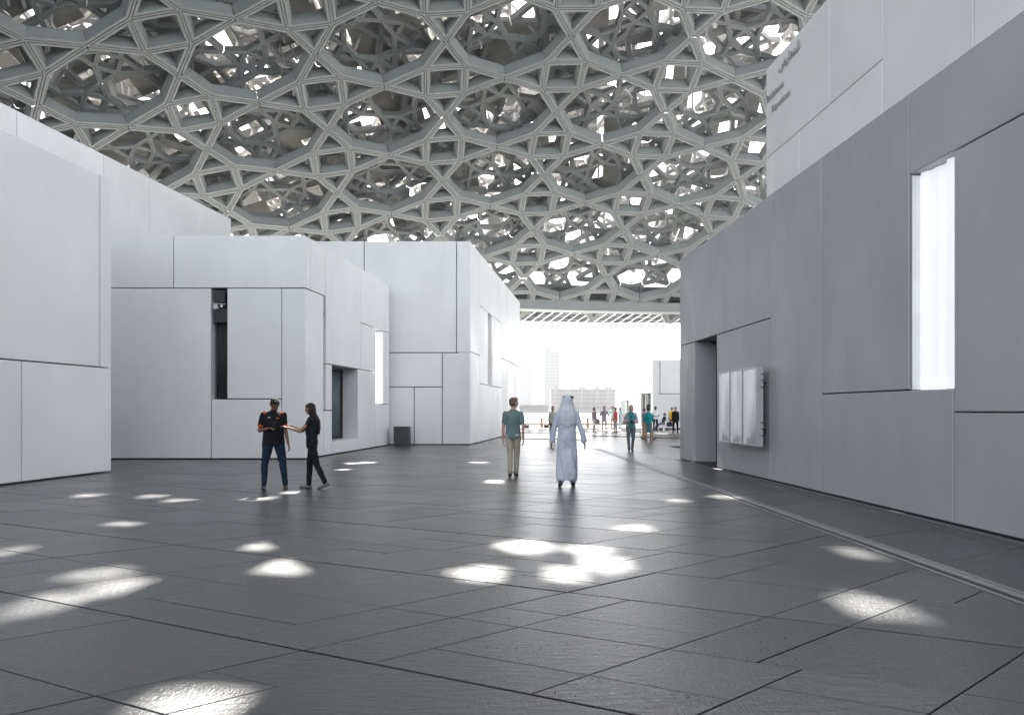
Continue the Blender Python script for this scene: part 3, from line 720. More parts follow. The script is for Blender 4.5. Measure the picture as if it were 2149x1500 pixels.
def fuse(mb, name, m, parent, vox, wr=0., ws=9., smooth=3, seed=0):
    """one continuous skin from overlapping shapes: voxel remesh, relax, then cloth wrinkles"""
    me = bpy.data.meshes.new('t'); me.from_pydata(mb.v, [], mb.f); o = bpy.data.objects.new('t', me); C.objects.link(o)
    r = o.modifiers.new('r', 'REMESH'); r.mode = 'VOXEL'; r.voxel_size = vox; r.use_smooth_shade = True
    sm = o.modifiers.new('s', 'SMOOTH'); sm.factor = .5; sm.iterations = smooth
    dg = bpy.context.evaluated_depsgraph_get(); out = bpy.data.meshes.new_from_object(o.evaluated_get(dg))
    C.objects.unlink(o); bpy.data.objects.remove(o); bpy.data.meshes.remove(me)
    if wr:
        nn = [v.normal.copy() for v in out.vertices]
        for v, q in zip(out.vertices, nn):
            p = v.co; s_ = noise.noise(Vector((p.x * ws + seed, p.y * ws, p.z * ws * .45))) + .5 * noise.noise(Vector((p.x * ws * 2.3, p.y * ws * 2.3 + seed, p.z * ws * 1.6)))
            v.co = p + q * s_ * wr
    out.name = name; out.materials.clear(); out.materials.append(m); out.polygons.foreach_set('use_smooth', [True] * len(out.polygons))
    q = bpy.data.objects.new(name, out); C.objects.link(q); q.parent = parent; return q
matc = {}
def cmat(kind, col):
    k = (kind, col)
    if k not in matc:
        if kind == 'skin': matc[k] = mat('skin', col, .5, .06, 12, .1, 150)
        elif kind == 'hair': matc[k] = mat('hair', col, .75, .3, 20, .5, 120, stretch=(1, 1, .15))
        elif kind == 'shoe': matc[k] = mat('shoe_leather', col, .45, .1, 20)
        else: matc[k] = mat('cloth', col, .85, .08, 14, .35, 260, spec=.2)
    return matc[k]
def hand(mb, w, d, palm_n, side, sc, curl=.4, vox=.008):
    """palm plus five fingers; w wrist, d pointing direction, palm_n the way the palm faces, side +1/-1 thumb side along d x n"""
    d = Vector(d).normalized(); n = Vector(palm_n); n = (n - d * n.dot(d)).normalized(); t = d.cross(n) * side
    c = Vector(w)
    for q in (-.026, -.009, .009, .026): capsule(mb, c + t * q * .6 * sc + d * .01 * sc, c + t * q * sc + d * .082 * sc, .0145 * sc, .0115 * sc, 8, 2)
    for q, L in ((.030, .068), (.010, .078), (-.010, .072), (-.029, .056)):
        p = c + t * q * sc + d * .085 * sc; dd = d.copy()
        for kk, fr_ in enumerate((.45, .32, .26)):
            ang = curl * (.5 + .5 * kk); dd = (dd * math.cos(ang) + n * math.sin(ang)).normalized(); e = p + dd * L * fr_ * sc
            capsule(mb, p, e, .0092 * sc, .0082 * sc, 8, 2); p = e
    p = c + t * .022 * sc + d * .022 * sc; dd = (d * .6 + t * .7 + n * .35).normalized()
    for L in (.038, .032): e = p + dd * L * sc; capsule(mb, p, e, .0115 * sc, .0095 * sc, 8, 2); p = e; dd = (dd + d * .5 + n * .25).normalized()
def person(label, loc, yaw, H=1.75, vox=.009, skin=(.30, .17, .11), hair=(.02, .015, .012), hairstyle='short', top=(.1, .1, .1), sleeve='short', bottom='trousers', bcol=(.05, .05, .06), shoe=(.02, .02, .02),
           arms=None, legs=None, lean=(0, 0), head=(0, 0), fem=False, group=None, topstyle='shirt', sit=False, bulk=1., extras=None, curl=(.4, .4)):
    """local frame: +x is the figure's right, +y the way it faces. arms: ((upper dir), (fore dir)) for right, left; legs the same. head=(pitch down, yaw left)"""
    root = thing('person', label, 'person', (loc[0], loc[1], loc[2] if len(loc) > 2 else 0), 0, group)
    root.rotation_euler = (0, 0, yaw); s = H; bk = bulk
    arms = arms or (((.12, .02, -1), (.06, .18, -1)), ((-.12, .02, -1), (-.06, .18, -1)))
    legs = legs or (((.06, 0, -1), (0, 0, -1)), ((-.06, 0, -1), (0, 0, -1)))
    hipw = .052 * s; LT, LS = .245 * s, .235 * s
    J = {}
    tmp = []
    for k_, sg in ((0, 1), (1, -1)):
        hp = Vector((sg * hipw, 0, 0)); kn = hp + nvec(*legs[k_][0]) * LT; an = kn + nvec(*legs[k_][1]) * LS; tmp.append((hp, kn, an))
    low = min(t[2].z for t in tmp); off = Vector((0, 0, .048 * s - low))
    L_ = [(a + off, b + off, c_ + off) for a, b, c_ in tmp]; pel = off.copy()
    up = nvec(lean[0], lean[1], 1); rt = nvec(1, 0, -lean[0]); fw = up.cross(rt)
    sh = .099 * s * (.88 if fem else 1.) ; chest = pel + up * .30 * s; neck = pel + up * .335 * s
    SH = [chest + rt * sh * sg - up * .020 * s for sg in (1, -1)]
    A = []
    for k_ in (0, 1):
        el = SH[k_] + nvec(*arms[k_][0]) * .172 * s; wr = el + nvec(*arms[k_][1]) * .148 * s; A.append((SH[k_], el, wr))
    # head frame
    ph, yh = head; hf = nvec(-math.sin(yh) * math.cos(ph), math.cos(yh) * math.cos(ph), -math.sin(ph)); hr = hf.cross(Vector((0, 0, 1))).normalized(); hu = hr.cross(hf)
    hc = neck + up * .024 * s + hu * .062 * s + hf * (.012 + .02 * max(ph, 0)) * s
    from mathutils import Matrix
    RM = Matrix((hr, hf, hu)).transposed()
    # ---- body: one fused surface
    mb = MB()
    ellip(mb, hc + hu * .012 * s, (.045 * s, .055 * s, .054 * s), RM); ellip(mb, hc - hu * .024 * s + hf * .012 * s, (.036 * s, .042 * s, .043 * s), RM)
    ellip(mb, hc - hu * .012 * s + hf * .056 * s, (.0075 * s, .012 * s, .013 * s), RM, 8, 6)
    for sg in (1, -1): ellip(mb, hc + hr * sg * .045 * s - hu * .004 * s - hf * .004 * s, (.006 * s, .012 * s, .018 * s), RM, 8, 6)
    capsule(mb, neck - up * .02 * s, hc - hu * .03 * s - hf * .008 * s, .034 * s * (.85 if fem else 1), .029 * s * (.85 if fem else 1))
    tw = .92 if fem else 1.
    def torso(g):
        return [(pel - up * .03 * s, .083 * s * bk + g, .058 * s * bk + g, rt, fw), (pel + up * .02 * s, .090 * s * bk + g, .062 * s * bk + g, rt, fw), (pel + up * .10 * s, (.076 if fem else .084) * s * bk + g, .055 * s * bk + g, rt, fw),
                (pel + up * .19 * s, .086 * s * tw * bk + g, .062 * s * bk + g + (.006 * s if fem else 0), rt, fw), (pel + up * .26 * s, .098 * s * tw * bk + g, .060 * s * bk + g, rt, fw), (pel + up * .300 * s, .082 * s * tw + g, .047 * s + g, rt, fw), (pel + up * .322 * s, .052 * s + g, .038 * s + g, rt, fw), (pel + up * .345 * s, .036 * s + g, .032 * s + g, rt, fw)]
    loft(mb, torso(-.004))
    for (a, b, c_), k_ in zip(A, (0, 1)):
        sg = 1 if k_ == 0 else -1
        capsule(mb, a, b, .027 * s * bk * tw, .021 * s * tw); capsule(mb, b, c_, .022 * s * tw, .0145 * s)
        d = (c_ - b).normalized(); hand(mb, c_, d, Vector((-sg * .9, .25, 0)) if abs(d.z) > .6 else Vector((0, 0, -1)) , 1 if (d.cross(Vector((-sg * .9, .25, 0)) if abs(d.z) > .6 else Vector((0, 0, -1)))).dot(Vector((0, 1, 0)) if abs(d.z) > .6 else Vector((-sg, 0, .3))) > 0 else -1, s / 1.75, curl[k_])
    for a, b, c_ in L_: capsule(mb, a, b, .047 * s * bk, .031 * s); capsule(mb, b, c_, .031 * s, .019 * s); capsule(mb, b.lerp(c_, .25), b.lerp(c_, .5), .031 * s, .026 * s)
    SK = cmat('skin', skin); body = fuse(mb, 'body', SK, root, vox, smooth=2)
    # eyes, brows, mouth
    if vox < .010:
        for sg in (1, -1):
            mb = MB(); ellip(mb, hc + hr * sg * .018 * s + hu * .004 * s + hf * .051 * s, (.006 * s, .004 * s, .0035 * s), RM, 8, 6); mb.build('eye', cmat('hair', (.03, .02, .02)), root, True)
        mb = MB(); ellip(mb, hc - hu * .034 * s + hf * .051 * s, (.013 * s, .004 * s, .004 * s), RM, 8, 6); mb.build('mouth', cmat('skin', tuple(c * .6 for c in skin)), root, True)
    # ---- hair
    HM = cmat('hair', hair)
    if hairstyle in ('short', 'long', 'bob', 'bun', 'cap'):
        mb = MB(); ellip(mb, hc + hu * .024 * s - hf * .010 * s, (.051 * s, .057 * s, .049 * s), RM); ellip(mb, hc - hu * .004 * s - hf * .022 * s, (.049 * s, .043 * s, .047 * s), RM)
        if hairstyle == 'short': ellip(mb, hc + hu * .046 * s + hf * .018 * s, (.036 * s, .036 * s, .024 * s), RM)
        if hairstyle == 'bun': ellip(mb, hc + hu * .075 * s - hf * .01 * s, (.022 * s, .022 * s, .022 * s), RM)
        if hairstyle == 'bob':
            for sg in (1, -1): ellip(mb, hc + hr * sg * .038 * s - hu * .022 * s - hf * .008 * s, (.018 * s, .034 * s, .05 * s), RM)
            ellip(mb, hc - hu * .03 * s - hf * .03 * s, (.044 * s, .024 * s, .045 * s), RM)
        if hairstyle == 'long':
            loft(mb, [(hc + hu * .01 * s - hf * .03 * s, .046 * s, .030 * s, hr, hf), (hc - hu * .06 * s - hf * .042 * s, .046 * s, .022 * s, hr, hf), (neck - fw * .075 * s - up * .05 * s, .046 * s, .018 * s, rt, fw), (pel + up * .19 * s - fw * .083 * s, .040 * s, .014 * s, rt, fw), (pel + up * .12 * s - fw * .078 * s, .020 * s, .008 * s, rt, fw)])
            for sg in (1, -1): ellip(mb, hc + hr * sg * .036 * s - hu * .03 * s - hf * .006 * s, (.018 * s, .028 * s, .06 * s), RM)
            ellip(mb, hc + hu * .035 * s + hf * .038 * s, (.035 * s, .018 * s, .018 * s), RM)
        fuse(mb, 'hair', HM, root, vox, .0045 * s, 28, 2)
    # ---- top
    TM = cmat('cloth', top)
    if topstyle == 'thobe':
        mb = MB(); gx = .012 * s
        ank = min(L_[0][2].z, L_[1][2].z)
        ya = (L_[0][2].y + L_[1][2].y) / 2; yd = abs(L_[0][2].y - L_[1][2].y) / 2
        rings = [((0, ya, .075 * s), .085 * s + gx, .050 * s + yd * .8, rt, fw), ((0, ya, .16 * s), .088 * s + gx, .052 * s + yd * .75, rt, fw), ((0, ya * .6, .30 * s), .094 * s + gx, .060 * s + yd * .4, rt, fw), (pel - up * .10 * s, .098 * s + gx, .068 * s, rt, fw)] + torso(gx)[1:]
        loft(mb, rings)
        for a, b, c_ in L_: capsule(mb, a, b, .060 * s, .052 * s); capsule(mb, b, b.lerp(c_, .86), .052 * s, .050 * s)
        for k_ in (0, 1): a, b, c_ = A[k_]; capsule(mb, a, b, .036 * s, .034 * s); capsule(mb, b, b.lerp(c_, .93), .034 * s, .030 * s)
        q = fuse(mb, 'thobe', TM, root, vox, .008 * s, 6, 3, 3)
        for v in q.data.vertices:       # long folds of the skirt
            if v.co.z < pel.z: a = math.atan2(v.co.y, v.co.x); v.co += Vector((v.co.x, v.co.y - ya, 0)).normalized() * .012 * math.sin(a * 7 + v.co.z * 5) * min(1, (pel.z - v.co.z) * 2)
    else:
        mb = MB(); hem = -.035 if topstyle != 'coat' else -.20
        rings = torso(.010 * s)
        rings[0] = (pel + up * hem * s, (.094 if topstyle != 'coat' else .112) * s * bk + .012, (.064 if topstyle != 'coat' else .085) * s * bk + .012, rt, fw)
        if fem and topstyle == 'shirt': rings[0] = (pel + up * .0 * s, .090 * s * bk + .012, .062 * s * bk + .012, rt, fw); rings[1] = (pel + up * .03 * s, .086 * s * bk + .012, .060 * s * bk + .012, rt, fw)
        rings[-1] = (pel + up * .338 * s, .038 * s, .036 * s, rt, fw)
        loft(mb, rings)
        for k_ in (0, 1):
            a, b, c_ = A[k_]
            if sleeve == 'short': capsule(mb, a, a.lerp(b, .62), .036 * s * tw * bk, .034 * s * tw)
            elif sleeve == 'cap': capsule(mb, a, a.lerp(b, .3), .033 * s * tw * bk, .032 * s * tw)
            elif sleeve == 'long': capsule(mb, a, b, .035 * s * tw, .031 * s); capsule(mb, b, b.lerp(c_, .9), .031 * s, .024 * s)
            elif sleeve == 'elbow': capsule(mb, a, b, .035 * s * tw, .033 * s); capsule(mb, b, b.lerp(c_, .4), .033 * s, .028 * s)
        fuse(mb, 'coat' if topstyle == 'coat' else 'shirt', TM, root, vox, .0075 * s, 8, 3, 1)
    # ---- bottom
    BM = cmat('cloth', bcol)
    if topstyle != 'thobe' and bottom:
        mb = MB()
        loft(mb, [(pel - up * .045 * s, .080 * s * bk, .060 * s * bk, rt, fw), (pel, .090 * s * bk + .002, .064 * s * bk + .002, rt, fw), (pel + up * .05 * s, .083 * s * bk + .001, .060 * s * bk, rt, fw)])
        for a, b, c_ in L_:
            if bottom == 'trousers': capsule(mb, a, b, .055 * s * bk, .038 * s); capsule(mb, b, b.lerp(c_, .97), .038 * s, .030 * s); capsule(mb, b.lerp(c_, .2), b.lerp(c_, .5), .036 * s, .034 * s)
            elif bottom == 'shorts': capsule(mb, a, a.lerp(b, .85), .056 * s * bk, .047 * s)
            elif bottom == 'capri': capsule(mb, a, b, .056 * s * bk, .042 * s); capsule(mb, b, b.lerp(c_, .25), .042 * s, .038 * s)
        if bottom == 'skirt':
            kz = (L_[0][1] + L_[1][1]) / 2; loft(mb, [(kz - Vector((0, 0, .03 * s)), .098 * s, .075 * s, rt, fw), (kz.lerp(pel, .5), .095 * s, .070 * s, rt, fw), (pel, .090 * s, .064 * s, rt, fw)])
        fuse(mb, {'trousers': 'trousers', 'shorts': 'shorts', 'capri': 'trousers', 'skirt': 'skirt'}[bottom], BM, root, vox, .0065 * s, 8, 3, 5)
    # ---- shoes
    for k_ in (0, 1):
        a, b, c_ = L_[k_]; shin = (c_ - b).normalized(); tilt = max(0., min(1., (c_.z - .048 * s) / (.06 * s)))
        fd = Vector((.12 if k_ == 0 else -.12, 1, 0)).normalized(); fd = (fd * math.cos(.75 * tilt) - Vector((0, 0, 1)) * math.sin(.75 * tilt)).normalized(); upv = Vector((0, 0, 1)); upv = (upv - fd * upv.dot(fd)).normalized(); rr_ = fd.cross(upv)
        mb = MB(); base = c_ - upv * .048 * s
        capsule(mb, base - fd * .022 * s + upv * .021 * s, base + fd * .10 * s + upv * .017 * s, .021 * s, .017 * s); capsule(mb, base + fd * .05 * s + upv * .018 * s + rr_ * .008 * s, base + fd * .095 * s + upv * .017 * s, .020 * s, .018 * s)
        capsule(mb, base + upv * .022 * s - fd * .005 * s, base + upv * .045 * s - fd * .004 * s, .024 * s, .024 * s)
        so_ = fuse(mb, 'shoe', cmat('shoe', shoe), root, min(vox, .009), smooth=2)
        for v in so_.data.vertices: v.co.z = max(v.co.z, .003)
    inf = dict(root=root, hc=hc, hf=hf, hr=hr, hu=hu, RM=RM, s=s, pel=pel, up=up, rt=rt, fw=fw, A=A, L=L_, neck=neck)
    if extras: extras(inf)
    return inf
def small(inf, name, fn, m, smooth=True):
    mb = MB(); fn(mb, inf); return mb.build(name, m, inf['root'], smooth)
def on(px, py): x, y = ground(px, py); return (x, y, 0)
ORANGE = cmat('cloth', (.55, .10, .03)); WHITE = cmat('cloth', (.75, .75, .75)); BLACK = cmat('cloth', (.015, .015, .017))
# man with the phone
def ex_man(i):
    s, A = i['s'], i['A']
    a, b, c = A[0]; d = (c - b).normalized()
    for k_ in (0, 1):
        a, b, c = A[k_]
        def cuff(mb, i, a=a, b=b): loft(mb, [(a.lerp(b, t), .0385 * s, .0385 * s, Vector((0, 1, 0)).cross((b - a).normalized()).normalized(), (b - a).normalized().cross(Vector((0, 1, 0)).cross((b - a).normalized()).normalized())) for t in (.60, .74)], 16)
        small(i, 'sleeve_cuff', cuff, ORANGE)
        sg = 1 if k_ == 0 else -1
        def patch(mb, i, sg=sg): ellip(mb, i['neck'] + i['rt'] * sg * .088 * s - i['up'] * .030 * s + i['fw'] * .034 * s, (.017 * s, .014 * s, .016 * s))
        small(i, 'shoulder_patch', patch, ORANGE)
    def tag(mb, i): c = i['pel'] + i['up'] * .258 * s + i['rt'] * .045 * s + i['fw'] * .076 * s; mb.box(c.x - .022, c.x + .022, c.y - .004, c.y + .006, c.z - .006, c.z + .006)
    small(i, 'name_tag', tag, WHITE, False)
    def logo(mb, i):
        c = i['pel'] + i['up'] * .250 * s - i['rt'] * .042 * s + i['fw'] * .078 * s
        for dx, dz, r in ((-.02, .004, .010), (0, -.004, .012), (.018, .006, .009), (.004, .014, .007)): ellip(mb, c + Vector((dx, 0, dz)), (r, .005, r * .6), None, 8, 6)
    small(i, 'chest_emblem', logo, cmat('cloth', (.9, .25, .03)))
    def beard(mb, i): ellip(mb, i['hc'] - i['hu'] * .045 * s + i['hf'] * .022 * s, (.030 * s, .032 * s, .022 * s), i['RM'])
    small(i, 'beard', beard, cmat('hair', (.012, .01, .01)))
    a, b, c = A[0]; d = (c - b).normalized(); P = c + d * .085 * s + Vector((0, 0, .0))
    ph = thing('phone', 'small dark phone held in the right hand of the man in the black polo shirt', 'phone', (0, 0, 0)); ph.location = i['root'].matrix_basis @ P if False else (0, 0, 0)
    w = i['root'].rotation_euler.z; cw, sw = math.cos(w), math.sin(w); L = i['root'].location
    X = (L.x + P.x * cw - P.y * sw, L.y + P.x * sw + P.y * cw, L.z + P.z + .035); ph.location = X; ph.rotation_euler = (math.radians(-35), 0, w)
    mb = MB(); mb.box(-.037, .037, -.005, .005, -.06, .075); mb.build('case', M['darkmetal'], ph); mb = MB(); mb.box(-.033, .033, -.0065, -.0055, -.055, .07); mb.build('screen', M['dark'], ph)
def yaw_to(dx, dy): return math.atan2(-dx, dy)          # local +y heads along (dx, dy)
E_ = person('young bearded man in a black polo shirt with orange shoulders looking down at his phone', on(574, 1025.5), yaw_to(.32, -.95), 1.77, .008, (.20, .115, .075), (.010, .009, .009), 'short', (.012, .013, .016), 'short', 'trousers', (.014, .030, .058), (.05, .05, .055),
    arms=(((.28, -.10, -1), (-.62, .75, .16)), ((-.16, -.02, -1), (-.20, .12, -1))), legs=(((.16, .02, -1), (.03, -.02, -1)), ((-.18, .06, -1), (-.12, -.02, -1))), head=(.62, .25), bulk=1.18, extras=ex_man, curl=(.75, .5))
def ex_wom(i):
    pass
person('long-haired woman in black reaching an arm towards the man with the phone', on(655, 1025), yaw_to(-1, -.12), 1.64, .008, (.30, .17, .11), (.022, .014, .010), 'long', (.014, .018, .022), 'cap', 'trousers', (.013, .014, .017), (.16, .155, .15),
    arms=(((-.1, .72, -.72), (-.12, 1, .42)), ((-.05, .75, -.75), (.10, 1, .30))), legs=(((.04, .16, -1), (.02, .04, -1)), ((-.02, -.26, -1), (-.02, -.48, -1))), head=(.12, 0), fem=True, curl=(.2, .25))
# man in the green T-shirt walking away
def ex_tee(i):
    s = i['s']
    def tg(mb, i): c = i['pel'] + i['up'] * .012 * s + i['rt'] * .050 * s - i['fw'] * .083 * s; mb.box(c.x - .035, c.x + .03, c.y - .006, c.y + .004, c.z - .016, c.z + .018)
    small(i, 'white_tag', tg, WHITE, False)
    for k_ in (0, 1):
        a, b, c = i['L'][k_]
        def cf(mb, i, b=b, c=c): capsule(mb, b.lerp(c, .93), b.lerp(c, .98), .034 * s, .034 * s)
        small(i, 'rolled_cuff', cf, cmat('cloth', (.34, .31, .25)))
person('fair-haired man in a grey-green T-shirt and khaki trousers walking away with head turned right', on(1077, 1000), yaw_to(.05, 1), 1.79, .008, (.55, .36, .27), (.16, .11, .07), 'short', (.17, .25, .25), 'short', 'trousers', (.46, .42, .34), (.02, .02, .02),
    arms=(((.16, -.10, -1), (.02, .06, -1)), ((-.16, .02, -1), (-.02, .10, -1))), legs=(((-.03, .16, -1), (-.05, -.02, -1)), ((.05, -.08, -1), (.02, -.34, -1))), head=(.0, -.95), extras=ex_tee)
# man in the white robe
def ex_robe(i):
    s, hc, hf, hr, hu, RM = i['s'], i['hc'], i['hf'], i['hr'], i['hu'], i['RM']; up, fw, rt, nk = i['up'], i['fw'], i['rt'], i['neck']
    mb = MB(); ellip(mb, hc + hu * .016 * s - hf * .004 * s, (.060 * s, .066 * s, .064 * s), RM)
    loft(mb, [(hc + hu * .02 * s - hf * .016 * s, .057 * s, .050 * s, hr, hf), (hc - hu * .05 * s - hf * .030 * s, .068 * s, .044 * s, rt, fw), (nk - up * .02 * s - fw * .036 * s, .088 * s, .048 * s, rt, fw), (nk - up * .09 * s - fw * .050 * s, .098 * s, .040 * s, rt, fw), (nk - up * .16 * s - fw * .058 * s, .080 * s, .026 * s, rt, fw), (nk - up * .20 * s - fw * .060 * s, .040 * s, .014 * s, rt, fw)])
    for sg in (1, -1): loft(mb, [(hc + hu * .0 * s + hr * sg * .050 * s, .012 * s, .040 * s, hr, hf), (nk + rt * sg * .085 * s - up * .02 * s + fw * .005 * s, .012 * s, .040 * s, rt, fw), (nk + rt * sg * .110 * s - up * .10 * s + fw * .02 * s, .012 * s, .030 * s, rt, fw)], 12)
    q = fuse(mb, 'head_cloth', cmat('cloth', (.68, .71, .78)), i['root'], .008, .006, 14, 2)
    mb = MB(); n = 24
    for zz in (.040, .052):
        pr = [hc + hu * zz * s - hf * .004 * s + hf * .018 * s + hr * math.cos(2 * math.pi * k / n) * .0570 * s + hf * math.sin(2 * math.pi * k / n) * .062 * s for k in range(n)]
        for k in range(n): capsule(mb, pr[k], pr[(k + 1) % n], .007 * s, .007 * s, 6, 1)
    mb.build('head_cord', BLACK, i['root'], True, kind='stuff')
    a, b, c = i['A'][1]
    def wl(mb, i): mb.box(c.x - .05, c.x + .02, c.y - .01, c.y + .09, c.z - .13, c.z - .07)
ex = person('man in a long pale blue-white robe and white head cloth walking away from the viewer', on(1190, 1019.5), yaw_to(.04, 1), 1.80, .008, (.20, .12, .08), (.01, .01, .01), None, (.60, .64, .74), 'long', None, (.1, .1, .1), (.03, .03, .03),
    arms=(((.34, -.06, -1), (.24, .05, -1)), ((-.30, -.02, -1), (-.14, .06, -1))), legs=(((.06, .12, -1), (.0, .02, -1)), ((-.08, -.12, -1), (-.02, -.36, -1))), head=(.05, -.35), topstyle='thobe', extras=ex_robe, bulk=1.05)
# others
V = .014
def bag(label, px, py, z, w, h, col, name='handbag'):
    x, y = ground(px, py); o = thing(name, label, 'bag', (x, y, z)); mb = MB(); ellip(mb, (0, 0, h * .45), (w / 2, w * .28, h * .5)); mb.box(-w * .48, w * .48, -w * .2, w * .2, 0, h * .5); mb.build('bag_body', cmat('shoe', col), o)
    mb = MB(); pr = [(w * .3 * math.cos(t), 0, h * .85 + h * .55 * math.sin(t)) for t in [math.pi * k / 8 for k in range(9)]]
    for k in range(8): capsule(mb, pr[k], pr[k + 1], .012, .012, 6, 1)
    mb.build('handle', cmat('shoe', col), o)
person('woman in a loose grey blouse and sunglasses walking towards the viewer beside the robed man', on(1160, 926), yaw_to(0, -1), 1.66, .011, (.50, .30, .22), (.05, .03, .02), 'bun', (.42, .42, .37), 'elbow', 'trousers', (.10, .11, .12), (.1, .08, .07), fem=True,
    legs=(((.04, .14, -1), (0, .0, -1)), ((-.02, -.12, -1), (0, -.22, -1))), extras=lambda i: small(i, 'sunglasses', lambda mb, i: [ellip(mb, i['hc'] + i['hr'] * g * .018 * i['s'] + i['hu'] * .004 * i['s'] + i['hf'] * .052 * i['s'], (.016 * i['s'], .006 * i['s'], .011 * i['s']), i['RM'], 8, 6) for g in (1, -1)], M['dark']))
person('woman with dark hair in a mauve top and pale shorts carrying a round bag', on(1247, 908), yaw_to(.6, -.8), 1.66, V, (.25, .14, .10), (.02, .015, .012), 'bun', (.24, .20, .22), 'cap', 'shorts', (.62, .60, .58), (.05, .03, .03), fem=True, legs=(((.05, .1, -1), (0, 0, -1)), ((-.02, -.1, -1), (0, -.2, -1))))
bag('round grey bag carried beside the woman in pale shorts', 1254, 908, .62, .34, .34, (.18, .17, .17))
person('man in a grey sweatshirt and grey shorts standing with both hands raised to his chest', on(1268, 907), yaw_to(.1, -1), 1.74, V, (.28, .17, .12), (.03, .02, .02), 'short', (.25, .23, .26), 'long', 'shorts', (.30, .28, .29), (.05, .03, .03), arms=(((.5, .1, -1), (-.5, .7, .55)), ((-.5, .1, -1), (.5, .7, .55))))
person('person in a pale teal shirt gesturing beside the woman in the red top', on(1286, 901), yaw_to(-.7, -.7), 1.78, V, (.40, .24, .18), (.03, .02, .02), 'short', (.42, .58, .56), 'short', 'trousers', (.45, .33, .25), (.35, .1, .08), arms=(((.3, .5, -1), (.1, 1, .2)), ((-.2, .2, -1), (0, .9, .1))))
person('woman in a coral red top and grey cropped trousers standing side on', on(1292, 908.5), yaw_to(-.5, -.2), 1.68, V, (.36, .22, .17), (.12, .09, .08), 'bob', (.62, .10, .12), 'long', 'capri', (.40, .38, .37), (.08, .06, .05), fem=True, bulk=1.12)
person('person in a pale blue shirt carrying a dark camera behind the woman in red', on(1301, 899), yaw_to(.6, -.5), 1.68, V, (.38, .22, .16), (.02, .015, .012), 'short', (.45, .60, .62), 'short', 'trousers', (.50, .60, .60), (.03, .03, .03), arms=(((.2, .2, -1), (.2, .5, -1)), ((-.2, .4, -1), (-.1, .6, -.8))))
def ex_cam(i):
    s = i['s']
    def lanyard(mb, i):
        for g in (1, -1): capsule(mb, i['neck'] + i['rt'] * g * .03 * s + i['fw'] * .05 * s, i['pel'] + i['up'] * .2 * s + i['fw'] * .088 * s, .008, .008, 6, 1)
    small(i, 'lanyard', lanyard, BLACK)
    mb = MB(); loft(mb, [(i['pel'] + i['up'] * .0 * s + i['rt'] * g * .075 * s, .030 * s, .075 * s, i['rt'], i['fw']) if False else (i['pel'] + i['up'] * z * s, .104 * s + ex_, .074 * s, i['rt'], i['fw']) for g in (1,) for z, ex_ in ((-.02, .008), (.10, .0), (.20, .0), (.27, .004), (.315, -.03))])
    o = fuse(mb, 'open_jacket', cmat('cloth', (.48, .42, .45)), i['root'], .014, .006, 9, 2)
    me = o.data; import bmesh as bmh; bm = bmh.new(); bm.from_mesh(me); lim = .055 * s
    bmh.ops.delete(bm, geom=[v for v in bm.verts if v.co.y > .02 and abs(v.co.x) < lim], context='VERTS'); bm.to_mesh(me); bm.free()
    for k_ in (0, 1):
        a, b, c = i['A'][k_]
        mb = MB(); capsule(mb, a, b, .038 * s, .035 * s); capsule(mb, b, b.lerp(c, .8), .035 * s, .028 * s); fuse(mb, 'jacket_sleeve', cmat('cloth', (.48, .42, .45)), i['root'], .014, .006, 9, 2)
person('blonde woman in a pale open jacket and teal top walking forward holding a camera', on(1324, 946.5), yaw_to(-.05, -1), 1.70, .010, (.58, .38, .30), (.42, .32, .20), 'bob', (.07, .30, .30), 'short', 'trousers', (.16, .19, .21), (.04, .04, .045), fem=True, bulk=1.1,
    arms=(((.34, .1, -1), (-.62, .8, .12)), ((-.34, .1, -1), (.62, .8, .05))), legs=(((.02, .16, -1), (-.06, .04, -1)), ((0, -.06, -1), (.06, -.26, -1))), head=(.25, .1), extras=ex_cam)
cx_, cy_ = ground(1322.5, 946.5)
cm = thing('camera', 'small black camera held by the blonde woman in the pale jacket', 'camera', (cx_, cy_ - .33, 1.10)); mb = MB(); mb.box(-.065, .065, -.02, .02, -.04, .04); mb.build('camera_body', M['darkmetal'], cm); mb = MB(); mb.tube((0, -.02, 0), (0, -.07, 0), .03, 12); mb.build('lens', M['dark'], cm, True)
person('person in a violet top partly hidden behind the woman in the teal coat', on(1352, 916), yaw_to(.8, .3), 1.60, V, (.40, .24, .18), (.10, .05, .03), 'short', (.25, .18, .32), 'short', 'trousers', (.55, .30, .25), (.3, .2, .15))
person('tall dark-haired man in a pale shirt and tan trousers striding right behind the teal coat', on(1361, 922.5), yaw_to(.9, .2), 1.80, V, (.36, .22, .16), (.02, .015, .015), 'short', (.62, .66, .66), 'short', 'trousers', (.45, .32, .22), (.10, .07, .05), legs=(((.02, .34, -1), (0, .14, -1)), ((-.02, -.28, -1), (0, -.5, -1))))
person('woman in a bright teal coat and dark teal skirt walking away', on(1361, 925.5), yaw_to(.25, 1), 1.63, .011, (.36, .21, .15), (.02, .015, .012), 'short', (.015, .26, .26), 'long', 'skirt', (.06, .16, .18), (.05, .03, .03), fem=True, bulk=1.2, arms=(((.3, .12, -1), (-.1, .8, -.2)), ((-.3, .12, -1), (.1, .8, -.2))), legs=(((.04, .12, -1), (0, 0, -1)), ((-.02, -.14, -1), (0, -.28, -1))))
person('guard in a white shirt and black trousers standing with folded hands by the pale wall', on(1375.5, 904.5), yaw_to(.1, -1), 1.76, V, (.045, .03, .025), (.01, .01, .01), 'short', (.78, .78, .80), 'short', 'trousers', (.015, .015, .02), (.01, .01, .01), arms=(((.25, .15, -1), (-.6, .7, -.2)), ((-.25, .15, -1), (.6, .7, -.2))))
